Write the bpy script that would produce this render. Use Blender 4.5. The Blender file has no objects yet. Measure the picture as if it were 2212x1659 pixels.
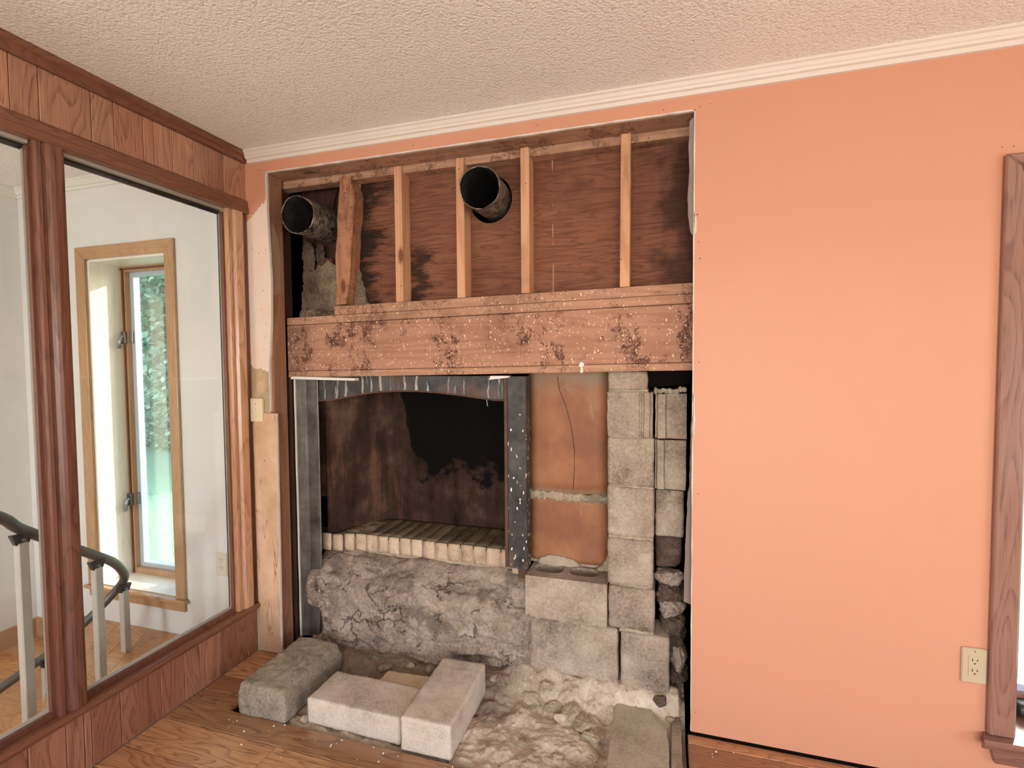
import bpy, bmesh, math, random
from mathutils import Vector, Matrix, noise

random.seed(11)
sc = bpy.context.scene
COL = sc.collection

# ------------------------------------------------------------------ camera
def cam_axes(yaw, pitch, roll):
    yaw, pitch, roll = map(math.radians, (yaw, pitch, roll))
    f = Vector((-math.sin(yaw)*math.cos(pitch), math.cos(yaw)*math.cos(pitch), math.sin(pitch)))
    r = Vector((math.cos(yaw), math.sin(yaw), 0)); u = r.cross(f)
    c, s = math.cos(roll), math.sin(roll)
    return c*r + s*u, -s*r + c*u, f
R_, U_, F_ = cam_axes(16.939, -2.373, -0.4496)
cd = bpy.data.cameras.new('camera'); cam = bpy.data.objects.new('camera', cd); COL.objects.link(cam)
cd.sensor_width = 36.0; cd.lens = 36.0*1084.12/2212; cd.clip_start = 0.02
mw = Matrix((R_, U_, -F_)).transposed().to_4x4(); mw.translation = Vector((1.9384, -1.9765, 1.4225))
cam.matrix_world = mw
sc.camera = cam

# ------------------------------------------------------------------ light
SUN_TO = Vector((0.65, 1.0, 0.5)).normalized()
w = bpy.data.worlds.new('sky'); sc.world = w; w.use_nodes = True
nt = w.node_tree; nt.nodes.clear()
sky = nt.nodes.new('ShaderNodeTexSky'); sky.sky_type = 'NISHITA'; sky.sun_disc = False
sky.sun_elevation = math.radians(30); sky.sun_rotation = math.atan2(0.65, 1.0)
bg = nt.nodes.new('ShaderNodeBackground'); bg.inputs[1].default_value = 1.15
wo = nt.nodes.new('ShaderNodeOutputWorld')
nt.links.new(sky.outputs[0], bg.inputs[0]); nt.links.new(bg.outputs[0], wo.inputs[0])

def lamp(name, typ, loc, direction, energy, color=(1, 1, 1), size=None):
    l = bpy.data.lights.new(name, typ); l.energy = energy; l.color = color
    o = bpy.data.objects.new(name, l); COL.objects.link(o); o.location = loc
    o.rotation_euler = Vector(direction).to_track_quat('-Z', 'Y').to_euler()
    if typ == 'AREA': l.shape = 'RECTANGLE'; l.size, l.size_y = size
    return o
s = lamp('sun', 'SUN', (6, 8, 6), -SUN_TO, 6.2, (1.0, 0.965, 0.92)); s.data.angle = math.radians(0.6)
# area lamps for daylight at unseen windows, tilted up to brighten the ceiling
WARM = (1.0, 0.945, 0.925)
lamp('daylight_rear_window', 'AREA', (2.4, -4.60, 1.2), (0, 1, 0.65), 140, WARM, (2.9, 1.8))
lamp('daylight_side_window', 'AREA', (5.20, -2.3, 1.2), (-1, 0, 0.5), 42, WARM, (2.3, 1.75))
lamp('hall_fill_lamp', 'AREA', (-0.82, -4.60, 1.4), (0, 1, 0.1), 85, (0.97, 0.98, 1.0), (0.95, 1.1))  # unseen lamp added to brighten the stair hall

vs = sc.view_settings
vs.view_transform = 'Standard'; vs.look = 'None'; vs.gamma = 1.0; vs.use_curve_mapping = False
vs.exposure = -0.02
sc.cycles.max_bounces = 8; sc.cycles.diffuse_bounces = 4; sc.cycles.glossy_bounces = 3; sc.cycles.transparent_max_bounces = 16
sc.cycles.use_denoising = True; sc.cycles.use_adaptive_sampling = True; sc.cycles.adaptive_threshold = 0.08
sc.cycles.adaptive_min_samples = 16
sc.cycles.sample_clamp_indirect = 6.0

# ------------------------------------------------------------------ materials
def lin(h):
    h = h.lstrip('#'); out = []
    for i in (0, 2, 4):
        c = int(h[i:i+2], 16)/255
        out.append(c/12.92 if c <= 0.04045 else ((c+0.055)/1.055)**2.4)
    return (*out, 1.0)

class NB:
    """small node builder"""
    def __init__(s, name):
        s.m = bpy.data.materials.new(name); s.m.use_nodes = True
        s.nt = s.m.node_tree; s.nt.nodes.clear()
    def N(s, t, ins=None, **at):
        n = s.nt.nodes.new(t)
        for k, v in at.items(): setattr(n, k, v)
        for k, v in (ins or {}).items():
            if isinstance(v, bpy.types.NodeSocket): s.nt.links.new(v, n.inputs[k])
            else: n.inputs[k].default_value = v
        return n
    def coord(s, rnd=True):
        c = s.N('ShaderNodeTexCoord').outputs['Object']
        if rnd:
            r = s.N('ShaderNodeObjectInfo').outputs['Random']
            k = s.N('ShaderNodeVectorMath', {0: r, 1: (17.3, 31.7, 23.9)}, operation='MULTIPLY').outputs[0]
            c = s.N('ShaderNodeVectorMath', {0: c, 1: k}, operation='ADD').outputs[0]
        return c
    def rand(s): return s.N('ShaderNodeObjectInfo').outputs['Random']
    def mul(s, v, k): return s.N('ShaderNodeVectorMath', {0: v, 1: k}, operation='MULTIPLY').outputs[0]
    def addv(s, v, k): return s.N('ShaderNodeVectorMath', {0: v, 1: k}, operation='ADD').outputs[0]
    def noise(s, v, scale, detail=4, rough=0.55, dist=0.0, col=False):
        n = s.N('ShaderNodeTexNoise', {'Vector': v, 'Scale': scale, 'Detail': detail, 'Roughness': rough, 'Distortion': dist})
        return n.outputs['Color' if col else 'Fac']
    def vor(s, v, scale, feature='F1', out='Distance', rnd=1.0):
        return s.N('ShaderNodeTexVoronoi', {'Vector': v, 'Scale': scale, 'Randomness': rnd}, feature=feature).outputs[out]
    def ramp(s, f, stops, interp='LINEAR'):
        n = s.N('ShaderNodeValToRGB', {0: f}); n.color_ramp.interpolation = interp
        e = n.color_ramp.elements
        while len(e) < len(stops): e.new(0.5)
        for i, (p, c) in enumerate(stops):
            e[i].position = p
            e[i].color = c if not isinstance(c, (int, float)) else (c, c, c, 1)
        return n.outputs[0]
    def sstep(s, f, a, b):
        return s.N('ShaderNodeMapRange', {0: f, 1: a, 2: b, 3: 0.0, 4: 1.0}, interpolation_type='SMOOTHSTEP').outputs[0]
    def mix(s, f, a, b, blend='MIX'):
        n = s.N('ShaderNodeMix', None, data_type='RGBA', blend_type=blend)
        for i, v in ((0, f), (6, a), (7, b)):
            if isinstance(v, bpy.types.NodeSocket): s.nt.links.new(v, n.inputs[i])
            else: n.inputs[i].default_value = v
        return n.outputs[2]
    def math(s, op, a, b=0.0, c=0.0):
        return s.N('ShaderNodeMath', {0: a, 1: b, 2: c}, operation=op).outputs[0]
    def sep(s, v): return s.N('ShaderNodeSeparateXYZ', {0: v}).outputs
    def bump(s, h, st=0.4, dist=0.01, nrm=None):
        i = {'Height': h, 'Strength': st, 'Distance': dist}
        if nrm is not None: i['Normal'] = nrm
        return s.N('ShaderNodeBump', i).outputs[0]
    def out(s, color, rough=0.6, bump=None, metal=0.0, spec=0.5, coat=0.0, trans=None):
        i = {'Base Color': color, 'Roughness': rough, 'Metallic': metal, 'Specular IOR Level': spec, 'Coat Weight': coat, 'Coat Roughness': 0.15}
        p = s.N('ShaderNodeBsdfPrincipled', i)
        if bump is not None: s.nt.links.new(bump, p.inputs['Normal'])
        o = s.N('ShaderNodeOutputMaterial', {0: p.outputs[0]})
        return s.m

MATS = {}
def plain(name, col, rough=0.5, metal=0.0, spec=0.5, nscale=30, var=0.06, bst=0.05):
    b = NB(name); c = b.coord()
    n = b.noise(c, nscale, 4)
    dark = tuple(x*(1-var*2) for x in lin(col)[:3]) + (1,)
    MATS[name] = b.out(b.mix(n, dark, lin(col)), rough, b.bump(n, bst, 0.004), metal, spec)
    return MATS[name]

def oak(name, axis, dark, mid, light, rough=0.32, coat=0.25, band=14, var=0.35, fine=1.0):
    """varnished oak: sawtooth growth lines that wander into cathedral figures, broken up by pores"""
    b = NB(name); c = b.coord()
    st = {'x': (0.16, 1, 1), 'y': (1, 0.16, 1), 'z': (1, 1, 0.16)}[axis]
    fs = {'x': (0.03, 1, 1), 'y': (1, 0.03, 1), 'z': (1, 1, 0.03)}[axis]
    h = b.noise(b.mul(c, st), 6.5, 2.0, 0.45, 0.35)
    saw = b.math('FRACT', b.math('MULTIPLY', h, band*1.7))
    line = b.math('MULTIPLY', b.math('POWER', saw, 2.6), b.sstep(saw, 1.0, 0.86))
    fib = b.noise(b.mul(c, fs), 170, 4, 0.65)
    dash = b.sstep(b.noise(b.mul(c, fs), 330, 2, 0.5), 0.42, 0.60)
    col = b.mix(b.sstep(b.noise(b.mul(c, st), 2.6, 2), 0.35, 0.65), lin(light), lin(mid))
    col = b.mix(b.math('MULTIPLY', b.sstep(fib, 0.35, 0.7), 0.6), col, lin(mid))
    col = b.mix(b.math('MULTIPLY', b.math('MULTIPLY', line, b.math('ADD', b.math('MULTIPLY', dash, 0.65), 0.35)), 0.95*fine), col, lin(dark))
    col = b.mix(b.math('MULTIPLY', dash, 0.14), col, lin(dark))
    v = b.math('ADD', b.math('MULTIPLY', b.rand(), var), 1.0-var*0.55)
    col = b.N('ShaderNodeVectorMath', {0: col, 1: b.N('ShaderNodeCombineXYZ', {0: v, 1: v, 2: v}).outputs[0]}, operation='MULTIPLY').outputs[0]
    MATS[name] = b.out(col, rough, b.bump(b.math('ADD', fib, b.math('MULTIPLY', line, -0.6)), 0.12, 0.002), spec=0.5, coat=coat)
    return MATS[name]

def lumber(name, axis, dark, mid, light, stain=0.3, fleck=0.0, squig=0.0, edge=None, rough=0.75, knots=True):
    b = NB(name); c = b.coord(); cw = b.coord(False)
    st = {'x': (0.07, 1, 1), 'y': (1, 0.07, 1), 'z': (1, 1, 0.07)}[axis]
    fs = {'x': (0.03, 1, 1), 'y': (1, 0.03, 1), 'z': (1, 1, 0.03)}[axis]
    h = b.noise(b.mul(c, st), 9, 2, 0.5, 0.3)
    w_ = b.sstep(b.math('SINE', b.math('MULTIPLY', h, 60)), -0.6, 1)
    fib = b.noise(b.mul(c, fs), 110, 4, 0.65)
    col = b.mix(b.math('MULTIPLY', w_, 0.55), lin(light), lin(mid))
    col = b.mix(b.math('MULTIPLY', fib, 0.4), col, lin(mid))
    blot = b.sstep(b.noise(cw, 3.2, 5, 0.6), 0.5, 0.72)
    col = b.mix(b.math('MULTIPLY', blot, stain), col, lin(dark))
    if knots:
        ks = {'x': (0.35, 1, 1), 'y': (1, 0.35, 1), 'z': (1, 1, 0.35)}[axis]
        k = b.vor(b.mul(c, ks), 7.0)
        col = b.mix(b.math('MULTIPLY', b.sstep(k, 0.13, 0.05), 0.75), col, lin('3a1d12'))
        nl = b.vor(c, 26)
        col = b.mix(b.math('MULTIPLY', b.sstep(nl, 0.12, 0.06), 0.6), col, lin('2a1610'))
    if squig:
        q = b.addv(cw, b.mul(b.noise(cw, 9, 5, 0.75, 0.0, True), (0.22, 0.22, 0.05)))
        q2 = b.noise(b.mul(q, (1.0, 1.0, 0.22)), 5.2, 5, 0.72)
        ln = b.math('ABSOLUTE', b.math('SUBTRACT', q2, 0.47))
        msk = b.sstep(b.noise(cw, 5.0, 3, 0.6), 0.40, 0.52)
        lnm = b.math('MULTIPLY', b.sstep(ln, 0.030, 0.006), msk)
        col = b.mix(b.math('MULTIPLY', lnm, squig), col, lin('3d1a14'))
        q3 = b.noise(b.mul(q, (1.0, 1.0, 0.4)), 13, 4, 0.7)
        lnm2 = b.math('MULTIPLY', b.sstep(b.math('ABSOLUTE', b.math('SUBTRACT', q3, 0.5)), 0.03, 0.006), b.sstep(b.noise(cw, 4.1, 3, 0.6), 0.52, 0.62))
        col = b.mix(b.math('MULTIPLY', lnm2, squig), col, lin('44201a'))
    if edge:
        sx = b.sep(cw)
        lf = b.sstep(b.math('ADD', sx[0], b.math('MULTIPLY', b.noise(cw, 6, 4), 0.35)), edge, edge-0.4)
        col = b.mix(b.math('MULTIPLY', lf, 0.65), col, lin('4a3a30'))
    if fleck:
        v = b.addv(b.mul(cw, (1, 1, 0.6)), b.mul(b.noise(cw, 60, 2, 0.5, 0, True), (0.012, 0.012, 0.012)))
        for sc_, thr, gate in ((42, 0.15, 0.50), (85, 0.21, 0.44), (140, 0.24, 0.46)):
            f1 = b.vor(v, sc_)
            pick = b.sep(b.vor(v, sc_, 'F1', 'Color'))[0]
            dens = b.noise(cw, 4.0, 3)
            on = b.math('GREATER_THAN', b.math('ADD', pick, b.math('MULTIPLY', dens, 0.7)), gate+0.62)
            col = b.mix(b.math('MULTIPLY', b.math('MULTIPLY', b.sstep(f1, thr, thr*0.7), on), fleck), col, lin('efd9b8'))
    MATS[name] = b.out(col, rough, b.bump(fib, 0.25, 0.003), spec=0.25)
    return MATS[name]

def concrete(name, dark, mid, light, scale=1.0, bump=0.6, dist=0.006, patch=None, patchf=0.5, rough=0.92, dirt=None):
    b = NB(name); c = b.coord(); cw = b.coord(False)
    big = b.noise(c, 5*scale, 5, 0.6); f1 = b.noise(c, 90*scale, 5, 0.7); f2 = b.noise(c, 260*scale, 2, 0.6)
    col = b.ramp(b.math('ADD', b.math('MULTIPLY', big, 0.55), b.math('MULTIPLY', f1, 0.45)), [(0.34, lin(dark)), (0.5, lin(mid)), (0.66, lin(light))])
    pores = b.sstep(b.vor(c, 120*scale), 0.22, 0.05)
    pm = b.math('MULTIPLY', pores, b.sstep(f1, 0.45, 0.6))
    col = b.mix(b.math('MULTIPLY', pm, 0.6), col, lin(dark))
    if patch:
        p = b.sstep(b.noise(c, 8*scale, 6, 0.7), 0.56, 0.68)
        col = b.mix(b.math('MULTIPLY', p, patchf), col, lin(patch))
    if dirt:
        p = b.sstep(b.noise(b.mul(cw, (1, 1, 0.5)), 4.2*scale, 5, 0.65), 0.5, 0.66)
        col = b.mix(b.math('MULTIPLY', p, 0.55), col, lin(dirt))
    hgt = b.math('ADD', b.math('MULTIPLY', f1, 0.7), b.math('ADD', b.math('MULTIPLY', f2, 0.3), b.math('MULTIPLY', pm, -0.8)))
    MATS[name] = b.out(col, rough, b.bump(hgt, bump, dist), spec=0.2)
    return MATS[name]

def build_materials():
    # peach paint
    b = NB('peach_paint'); c = b.coord(False)
    n = b.noise(c, 2.2, 3, 0.5); f = b.noise(c, 350, 3, 0.6)
    MATS['peach'] = b.out(b.mix(n, lin('c28568'), lin('c5896d')), 0.5, b.bump(f, 0.06, 0.001), spec=0.35)
    # scraped strip beside the opening: peach over pale primer over bare plaster
    b = NB('scraped_paint'); c = b.coord(False); x, y, z = b.sep(c)
    zz = b.math('ADD', z, b.math('MULTIPLY', b.math('SUBTRACT', b.noise(c, 9, 5, 0.65), 0.5), 0.30))
    zz = b.math('SUBTRACT', zz, b.math('MULTIPLY', x, 0.45))
    zb = b.math('ADD', z, b.math('MULTIPLY', b.math('SUBTRACT', b.noise(c, 14, 4, 0.6), 0.5), 0.08))
    zb = b.math('ADD', zb, b.math('MULTIPLY', x, 0.35))
    blot = b.noise(c, 7, 4)
    pale = b.mix(blot, lin('d8bba8'), lin('e2cfc0'))
    tan = b.mix(b.noise(c, 30, 5, 0.7), lin('8f7a5e'), lin('c0a784'))
    col = b.mix(b.math('GREATER_THAN', zb, 1.425), tan, pale)
    col = b.mix(b.math('MULTIPLY', b.sstep(b.noise(c, 3.3, 4), 0.5, 0.6), 0.5), col, lin('e9b394'))
    col = b.mix(b.math('GREATER_THAN', zz, 2.13), col, b.mix(blot, lin('bd7f62'), lin('c98d70')))
    speck = b.sstep(b.vor(c, 24), 0.10, 0.05)
    col = b.mix(b.math('MULTIPLY', speck, 0.6), col, lin('5a4034'))
    MATS['scraped'] = b.out(col, 0.6, b.bump(b.noise(c, 120, 4), 0.12, 0.002), spec=0.3)
    # popcorn ceiling
    b = NB('popcorn_ceiling'); c = b.coord(False)
    v1 = b.vor(b.addv(c, b.mul(b.noise(c, 40, 2, 0.5, 0, True), (0.02, 0.02, 0.02))), 95)
    n1 = b.noise(c, 130, 4, 0.65); n2 = b.noise(c, 1.3, 3)
    hg = b.math('ADD', b.math('MULTIPLY', v1, -0.7), n1)
    col = b.mix(n2, lin('efe7de'), lin('f3ece4'))
    col = b.mix(b.math('MULTIPLY', b.sstep(hg, 0.12, -0.1), 0.2), col, lin('c4b09c'))
    MATS['ceiling'] = b.out(col, 0.95, b.bump(hg, 0.55, 0.008), spec=0.1)
    # white walls of the stair hall
    b = NB('white_wall_paint'); c = b.coord(False)
    n = b.noise(c, 1.6, 4, 0.6)
    MATS['white_wall'] = b.out(b.mix(n, lin('cfc9c4'), lin('dcd8d4')), 0.6, b.bump(b.noise(c, 60, 4), 0.06, 0.003), spec=0.3)
    plain('crown_white', 'd6c5b8', 0.45, nscale=9, var=0.03)
    plain('hall_trim_white', 'd8d3c8', 0.5, nscale=9, var=0.03)
    plain('gypsum', 'd9c9ba', 0.9, nscale=80, var=0.15, bst=0.4)
    plain('paper_grey', '8c7a70', 0.85, nscale=12, var=0.15)
    plain('paper_tan', 'a0806a', 0.85, nscale=10, var=0.2)
    plain('ivory', 'b8a286', 0.3, var=0.02)
    plain('ivory_switch', 'd9c4a4', 0.3, var=0.02)
    plain('ivory_hall', 'd3cbb4', 0.35, var=0.02)
    plain('slot_dark', '2a211b', 0.6, var=0.02)
    plain('gap_black', '120d0b', 0.95, spec=0.08, var=0.3)  # flat black for the pieces that stand for dark gaps
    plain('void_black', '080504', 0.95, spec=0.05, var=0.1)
    plain('post_white', 'b3aaa0', 0.4, var=0.04)
    plain('handrail_grey', '5a5753', 0.35, metal=0.3, var=0.1)
    plain('bracket_dark', '3a3836', 0.4, metal=0.4)
    plain('sash_metal', 'b9c4cf', 0.35, metal=0.2, var=0.04)
    plain('bead_metal', 'c9c2b6', 0.3, metal=0.5, var=0.04)
    plain('gasket_dark', '221a15', 0.6)
    plain('latch_metal', '8f979c', 0.3, metal=0.7)
    plain('strip_white', 'ddd5cd', 0.5, var=0.05)
    plain('concrete_ground', '8c8478', 0.9)
    # oak
    oak('oak_frieze', 'z', '55301e', '9c6850', 'b58468', band=16)
    oak('oak_base', 'z', '4e2b1e', '8f5c46', 'a57258', band=13, var=0.25)
    oak('oak_rail', 'y', '452414', '744630', '8a5a40', band=22, var=0.12)
    oak('oak_post', 'z', '351a10', '62382a', '7a4c38', band=12, var=0.1)
    oak('oak_jambpost', 'z', '7a4a2c', 'ab7853', 'c9997a', band=12, var=0.1)
    oak('oak_floor', 'x', '603822', 'a8744f', 'c8986e', rough=0.24, coat=0.5, band=15, var=0.5)
    oak('oak_hallfloor', 'x', '7e4c28', 'b97f4a', 'd29d64', rough=0.3, coat=0.3, band=12, var=0.35)
    oak('oak_casing_v', 'z', '8a6440', 'ab8058', 'bf9670', band=14, var=0.08, fine=0.7)
    oak('oak_casing_h', 'x', '8a6440', 'ab8058', 'bf9670', band=14, var=0.08, fine=0.7)
    oak('oak_red_v', 'z', '5a3a32', '8c6354', 'a27a6a', band=10, var=0.05, rough=0.28)
    oak('oak_red_h', 'x', '5a3a32', '825848', '986e5e', band=12, var=0.05, rough=0.28)
    oak('oak_sunlit', 'z', 'cdbfa8', 'e6dccb', 'f0e9dd', band=10, var=0.03, fine=0.35)  # oak whitened so sunlight on jamb and sill is in its colour
    # rough lumber
    lumber('stud_wood', 'z', '4a2c1e', 'b07a58', 'd09c78', 0.35)
    lumber('old_stud', 'z', '3a2016', '86563c', 'ad785a', 0.75, squig=0.5)
    lumber('jamb_wood', 'z', '3a2218', '7d5440', '9a6c52', 0.5)
    lumber('dark_wood', 'z', '150c08', '352019', '4a2d22', 0.6)
    lumber('header_wood', 'x', '553428', '94664f', 'ad7f69', 0.5, fleck=0.95, squig=0.9, edge=0.55)
    lumber('plate_wood', 'x', '55362a', '9a6e56', 'b3876e', 0.45, fleck=0.7, squig=0.55, edge=0.45)
    lumber('top_wood', 'x', '4e3226', '966c54', 'b58b70', 0.5, squig=0.6)
    # stained plywood
    b = NB('stained_plywood'); c = b.coord(False); x, y, z = b.sep(c)
    h = b.noise(b.mul(c, (0.22, 1, 1.8)), 6.5, 3.5, 0.55, 0.5)
    w_ = b.sstep(b.math('SINE', b.math('MULTIPLY', h, 75)), 0.1, 1)
    fib = b.sstep(b.noise(b.mul(c, (0.06, 1, 1)), 120, 4, 0.7), 0.3, 0.75)
    col = b.mix(b.math('MULTIPLY', w_, 0.5), lin('865640'), lin('5e3727'))
    col = b.mix(b.math('MULTIPLY', fib, 0.45), col, lin('43281b'))
    blot = b.noise(b.mul(c, (1, 1, 0.7)), 3.0, 5, 0.6)
    col = b.mix(b.math('MULTIPLY', b.sstep(blot, 0.46, 0.66), 0.5), col, lin('4d2a1c'))
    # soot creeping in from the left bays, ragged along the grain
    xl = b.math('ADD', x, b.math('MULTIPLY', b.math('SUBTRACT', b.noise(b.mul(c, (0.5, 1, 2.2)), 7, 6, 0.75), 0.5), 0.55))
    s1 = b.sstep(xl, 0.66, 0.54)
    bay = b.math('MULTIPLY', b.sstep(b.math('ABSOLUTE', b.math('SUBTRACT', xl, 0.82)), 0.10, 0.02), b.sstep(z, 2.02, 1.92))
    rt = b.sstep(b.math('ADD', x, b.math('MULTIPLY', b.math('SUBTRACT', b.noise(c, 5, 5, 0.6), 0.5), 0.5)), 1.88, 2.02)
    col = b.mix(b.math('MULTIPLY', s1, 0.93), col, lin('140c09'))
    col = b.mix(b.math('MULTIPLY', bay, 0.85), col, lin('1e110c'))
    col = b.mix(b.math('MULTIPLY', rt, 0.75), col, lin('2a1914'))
    drip = b.math('MULTIPLY', b.sstep(b.math('ABSOLUTE', b.math('SUBTRACT', x, b.math('ADD', 1.463, b.math('MULTIPLY', b.noise(c, 4, 3), 0.012)))), 0.003, 0.001), b.sstep(b.noise(c, 9, 3), 0.48, 0.56))
    col = b.mix(b.math('MULTIPLY', drip, 0.6), col, lin('c39a7c'))
    MATS['plywood'] = b.out(col, 0.8, b.bump(fib, 0.25, 0.003), spec=0.25)
    # galvanised duct
    b = NB('galvanised_duct'); c = b.coord(False)
    n = b.noise(c, 30, 5, 0.7); v = b.vor(b.addv(c, b.mul(b.noise(c, 14, 3, 0.6, 0, True), (0.08, 0.08, 0.08))), 60, out='Color')
    g = b.math('MULTIPLY', b.sep(v)[0], 0.35)
    col = b.ramp(b.math('ADD', b.math('MULTIPLY', n, 0.75), g), [(0.3, lin('2b2620')), (0.52, lin('6c6459')), (0.75, lin('a59a8a'))])
    MATS['duct'] = b.out(col, 0.48, b.bump(n, 0.15, 0.003), 0.45, 0.5)
    b = NB('dark_duct_lining'); c = b.coord(False); n = b.noise(c, 25, 5, 0.7)  # inner lining, darker than the outer shell
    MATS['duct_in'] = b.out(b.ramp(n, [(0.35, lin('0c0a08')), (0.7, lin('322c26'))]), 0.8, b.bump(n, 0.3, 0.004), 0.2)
    # steel
    b = NB('grey_steel'); c = b.coord(False)
    n = b.noise(c, 7, 5, 0.65); st = b.noise(b.mul(c, (1, 1, 0.1)), 60, 4)
    col = b.ramp(b.math('ADD', b.math('MULTIPLY', n, 0.7), b.math('MULTIPLY', st, 0.3)), [(0.35, lin('3f3833')), (0.5, lin('615953')), (0.68, lin('7f766e'))])
    sp = b.sstep(b.vor(c, 60), 0.10, 0.05)
    col = b.mix(b.math('MULTIPLY', sp, 0.5), col, lin('bdb3a8'))
    MATS['grey_steel'] = b.out(col, 0.45, b.bump(n, 0.1, 0.004), 0.35)
    b = NB('black_steel'); c = b.coord(False); x, y, z = b.sep(c)
    n = b.noise(c, 8, 5, 0.65)
    col = b.ramp(n, [(0.35, lin('211d1b')), (0.65, lin('4a4541'))])
    q = b.addv(c, b.mul(b.noise(c, 12, 3, 0.6, 0, True), (0.03, 0.0, 0.0)))
    streak = b.noise(b.mul(q, (1, 1, 0.06)), 42, 3, 0.6)
    sm = b.math('MULTIPLY', b.sstep(streak, 0.55, 0.62), b.math('MULTIPLY', b.sstep(z, 1.22, 1.24), b.sstep(y, 0.138, 0.141)))
    col = b.mix(b.math('MULTIPLY', sm, 0.75), col, lin('b5a99c'))
    rust = b.math('MULTIPLY', b.sstep(b.noise(c, 6, 5, 0.7), 0.52, 0.62), b.sstep(z, 1.2, 1.26))
    col = b.mix(b.math('MULTIPLY', rust, 0.55), col, lin('5a382a'))
    v = b.addv(b.mul(c, (1, 1, 0.45)), b.mul(b.noise(c, 50, 2, 0.5, 0, True), (0.012, 0.012, 0.012)))
    f1 = b.vor(v, 70); pk = b.sep(b.vor(v, 70, 'F1', 'Color'))[0]
    on = b.math('MULTIPLY', b.math('GREATER_THAN', b.math('ADD', pk, b.math('MULTIPLY', b.noise(c, 6, 2), 0.5)), 0.80), b.math('LESS_THAN', z, 1.20))
    col = b.mix(b.math('MULTIPLY', b.sstep(f1, 0.26, 0.18), on), col, lin('f0e6d8'))
    lowr = b.math('MULTIPLY', b.sstep(z, 0.60, 0.50), b.sstep(n, 0.4, 0.6))
    col = b.mix(b.math('MULTIPLY', lowr, 0.8), col, lin('7a5b48'))
    MATS['black_steel'] = b.out(col, 0.5, b.bump(n, 0.2, 0.004), 0.2)
    plain('rust_edge', '6b4636', 0.8, var=0.35, nscale=25, bst=0.4)
    # sooty firebox steel: rust-brown below, soot-black plume above
    b = NB('sooty_firebox'); c = b.coord(False); x, y, z = b.sep(c)
    st = b.noise(b.mul(c, (1, 1, 0.14)), 16, 5, 0.65); n = b.noise(c, 5.5, 6, 0.65)
    col = b.ramp(b.math('ADD', b.math('MULTIPLY', n, 0.6), b.math('MULTIPLY', st, 0.4)), [(0.35, lin('1e1410')), (0.52, lin('3e2c24')), (0.66, lin('664c3e'))])
    edge = b.math('ADD', z, b.math('MULTIPLY', b.math('SUBTRACT', n, 0.5), 0.75))
    side = b.math('MULTIPLY', b.sstep(x, 0.62, 0.5), 0.55)
    soot = b.sstep(b.math('SUBTRACT', edge, side), 0.78, 0.86)
    col = b.mix(b.math('MULTIPLY', soot, 0.97), col, lin('060403'))
    col = b.mix(b.math('MULTIPLY', b.math('MULTIPLY', b.sstep(st, 0.56, 0.66), b.sstep(x, 0.62, 0.45)), 0.5), col, lin('6a4230'))
    MATS['firebox'] = b.out(col, 0.85, b.bump(n, 0.25, 0.005), 0.0, 0.12)
    # terracotta flue
    b = NB('terracotta'); c = b.coord(False); x, y, z = b.sep(c)
    n = b.noise(c, 3.5, 5, 0.6); f = b.noise(c, 150, 4)
    col = b.ramp(n, [(0.35, lin('8a573d')), (0.5, lin('9e6847')), (0.7, lin('ab7857'))])
    m = b.math('MULTIPLY', b.sstep(b.math('ADD', z, b.math('MULTIPLY', b.math('SUBTRACT', b.noise(c, 14, 5, 0.7), 0.5), 0.3)), 1.27, 1.38), 0.75)
    col = b.mix(m, col, lin('97806c'))
    mj = b.sstep(b.math('ADD', b.math('ABSOLUTE', b.math('SUBTRACT', z, 0.815)), b.math('MULTIPLY', b.noise(c, 20, 4, 0.7), 0.06)), 0.068, 0.045)
    col = b.mix(b.math('MULTIPLY', mj, 0.6), col, lin('a58b77'))
    sm = b.sstep(b.noise(b.mul(c, (1, 1, 0.25)), 18, 4), 0.62, 0.70)
    col = b.mix(b.math('MULTIPLY', sm, 0.35), col, lin('b0937c'))
    MATS['terracotta'] = b.out(col, 0.6, b.bump(f, 0.08, 0.002), spec=0.35)
    concrete('cmu', '65564a', 'a08d7c', 'bcaa98', 1.0, 0.85, 0.006, 'c6b5a4', 0.5, dirt='7d6a5c')
    concrete('cmu_pale', 'a19182', 'c8b7a6', 'dacabb', 1.2, 0.6, 0.004, 'ccbca6', 0.35)
    concrete('cmu_mossy', '655c4f', '978a78', 'b0a490', 1.1, 0.8, 0.006, 'b3a795', 0.25)
    concrete('slab_grey', '85786a', 'ac9d87', 'beb09a', 1.1, 0.6, 0.005, 'b8aa94', 0.3)
    concrete('mortar', '86745f', 'b8a58c', 'd0bfa6', 1.2, 0.9, 0.01, 'd8c8b0', 0.5)
    b = NB('bench_stone'); c = b.coord(False)
    q = b.addv(c, b.mul(b.noise(c, 7, 5, 0.7, 0, True), (0.16, 0.16, 0.16)))
    big = b.noise(c, 4, 6, 0.65); f1 = b.noise(c, 70, 5, 0.75); pt = b.noise(q, 9, 6, 0.7)
    col = b.ramp(b.math('ADD', b.math('MULTIPLY', big, 0.5), b.math('MULTIPLY', f1, 0.5)), [(0.36, lin('66554b')), (0.5, lin('9a8778')), (0.64, lin('b8a594'))])
    col = b.mix(b.math('MULTIPLY', b.sstep(pt, 0.53, 0.60), 0.6), col, lin('c2ad9b'))
    col = b.mix(b.math('MULTIPLY', b.sstep(b.noise(q, 5, 5, 0.65), 0.55, 0.62), 0.55), col, lin('5d5049'))
    ed = b.vor(b.mul(q, (1, 1, 1.4)), 6.5, 'DISTANCE_TO_EDGE')
    ck = b.math('MULTIPLY', b.sstep(ed, 0.035, 0.004), b.sstep(b.noise(c, 7, 3), 0.50, 0.60))
    col = b.mix(b.math('MULTIPLY', ck, 0.6), col, lin('3a2c25'))
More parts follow.
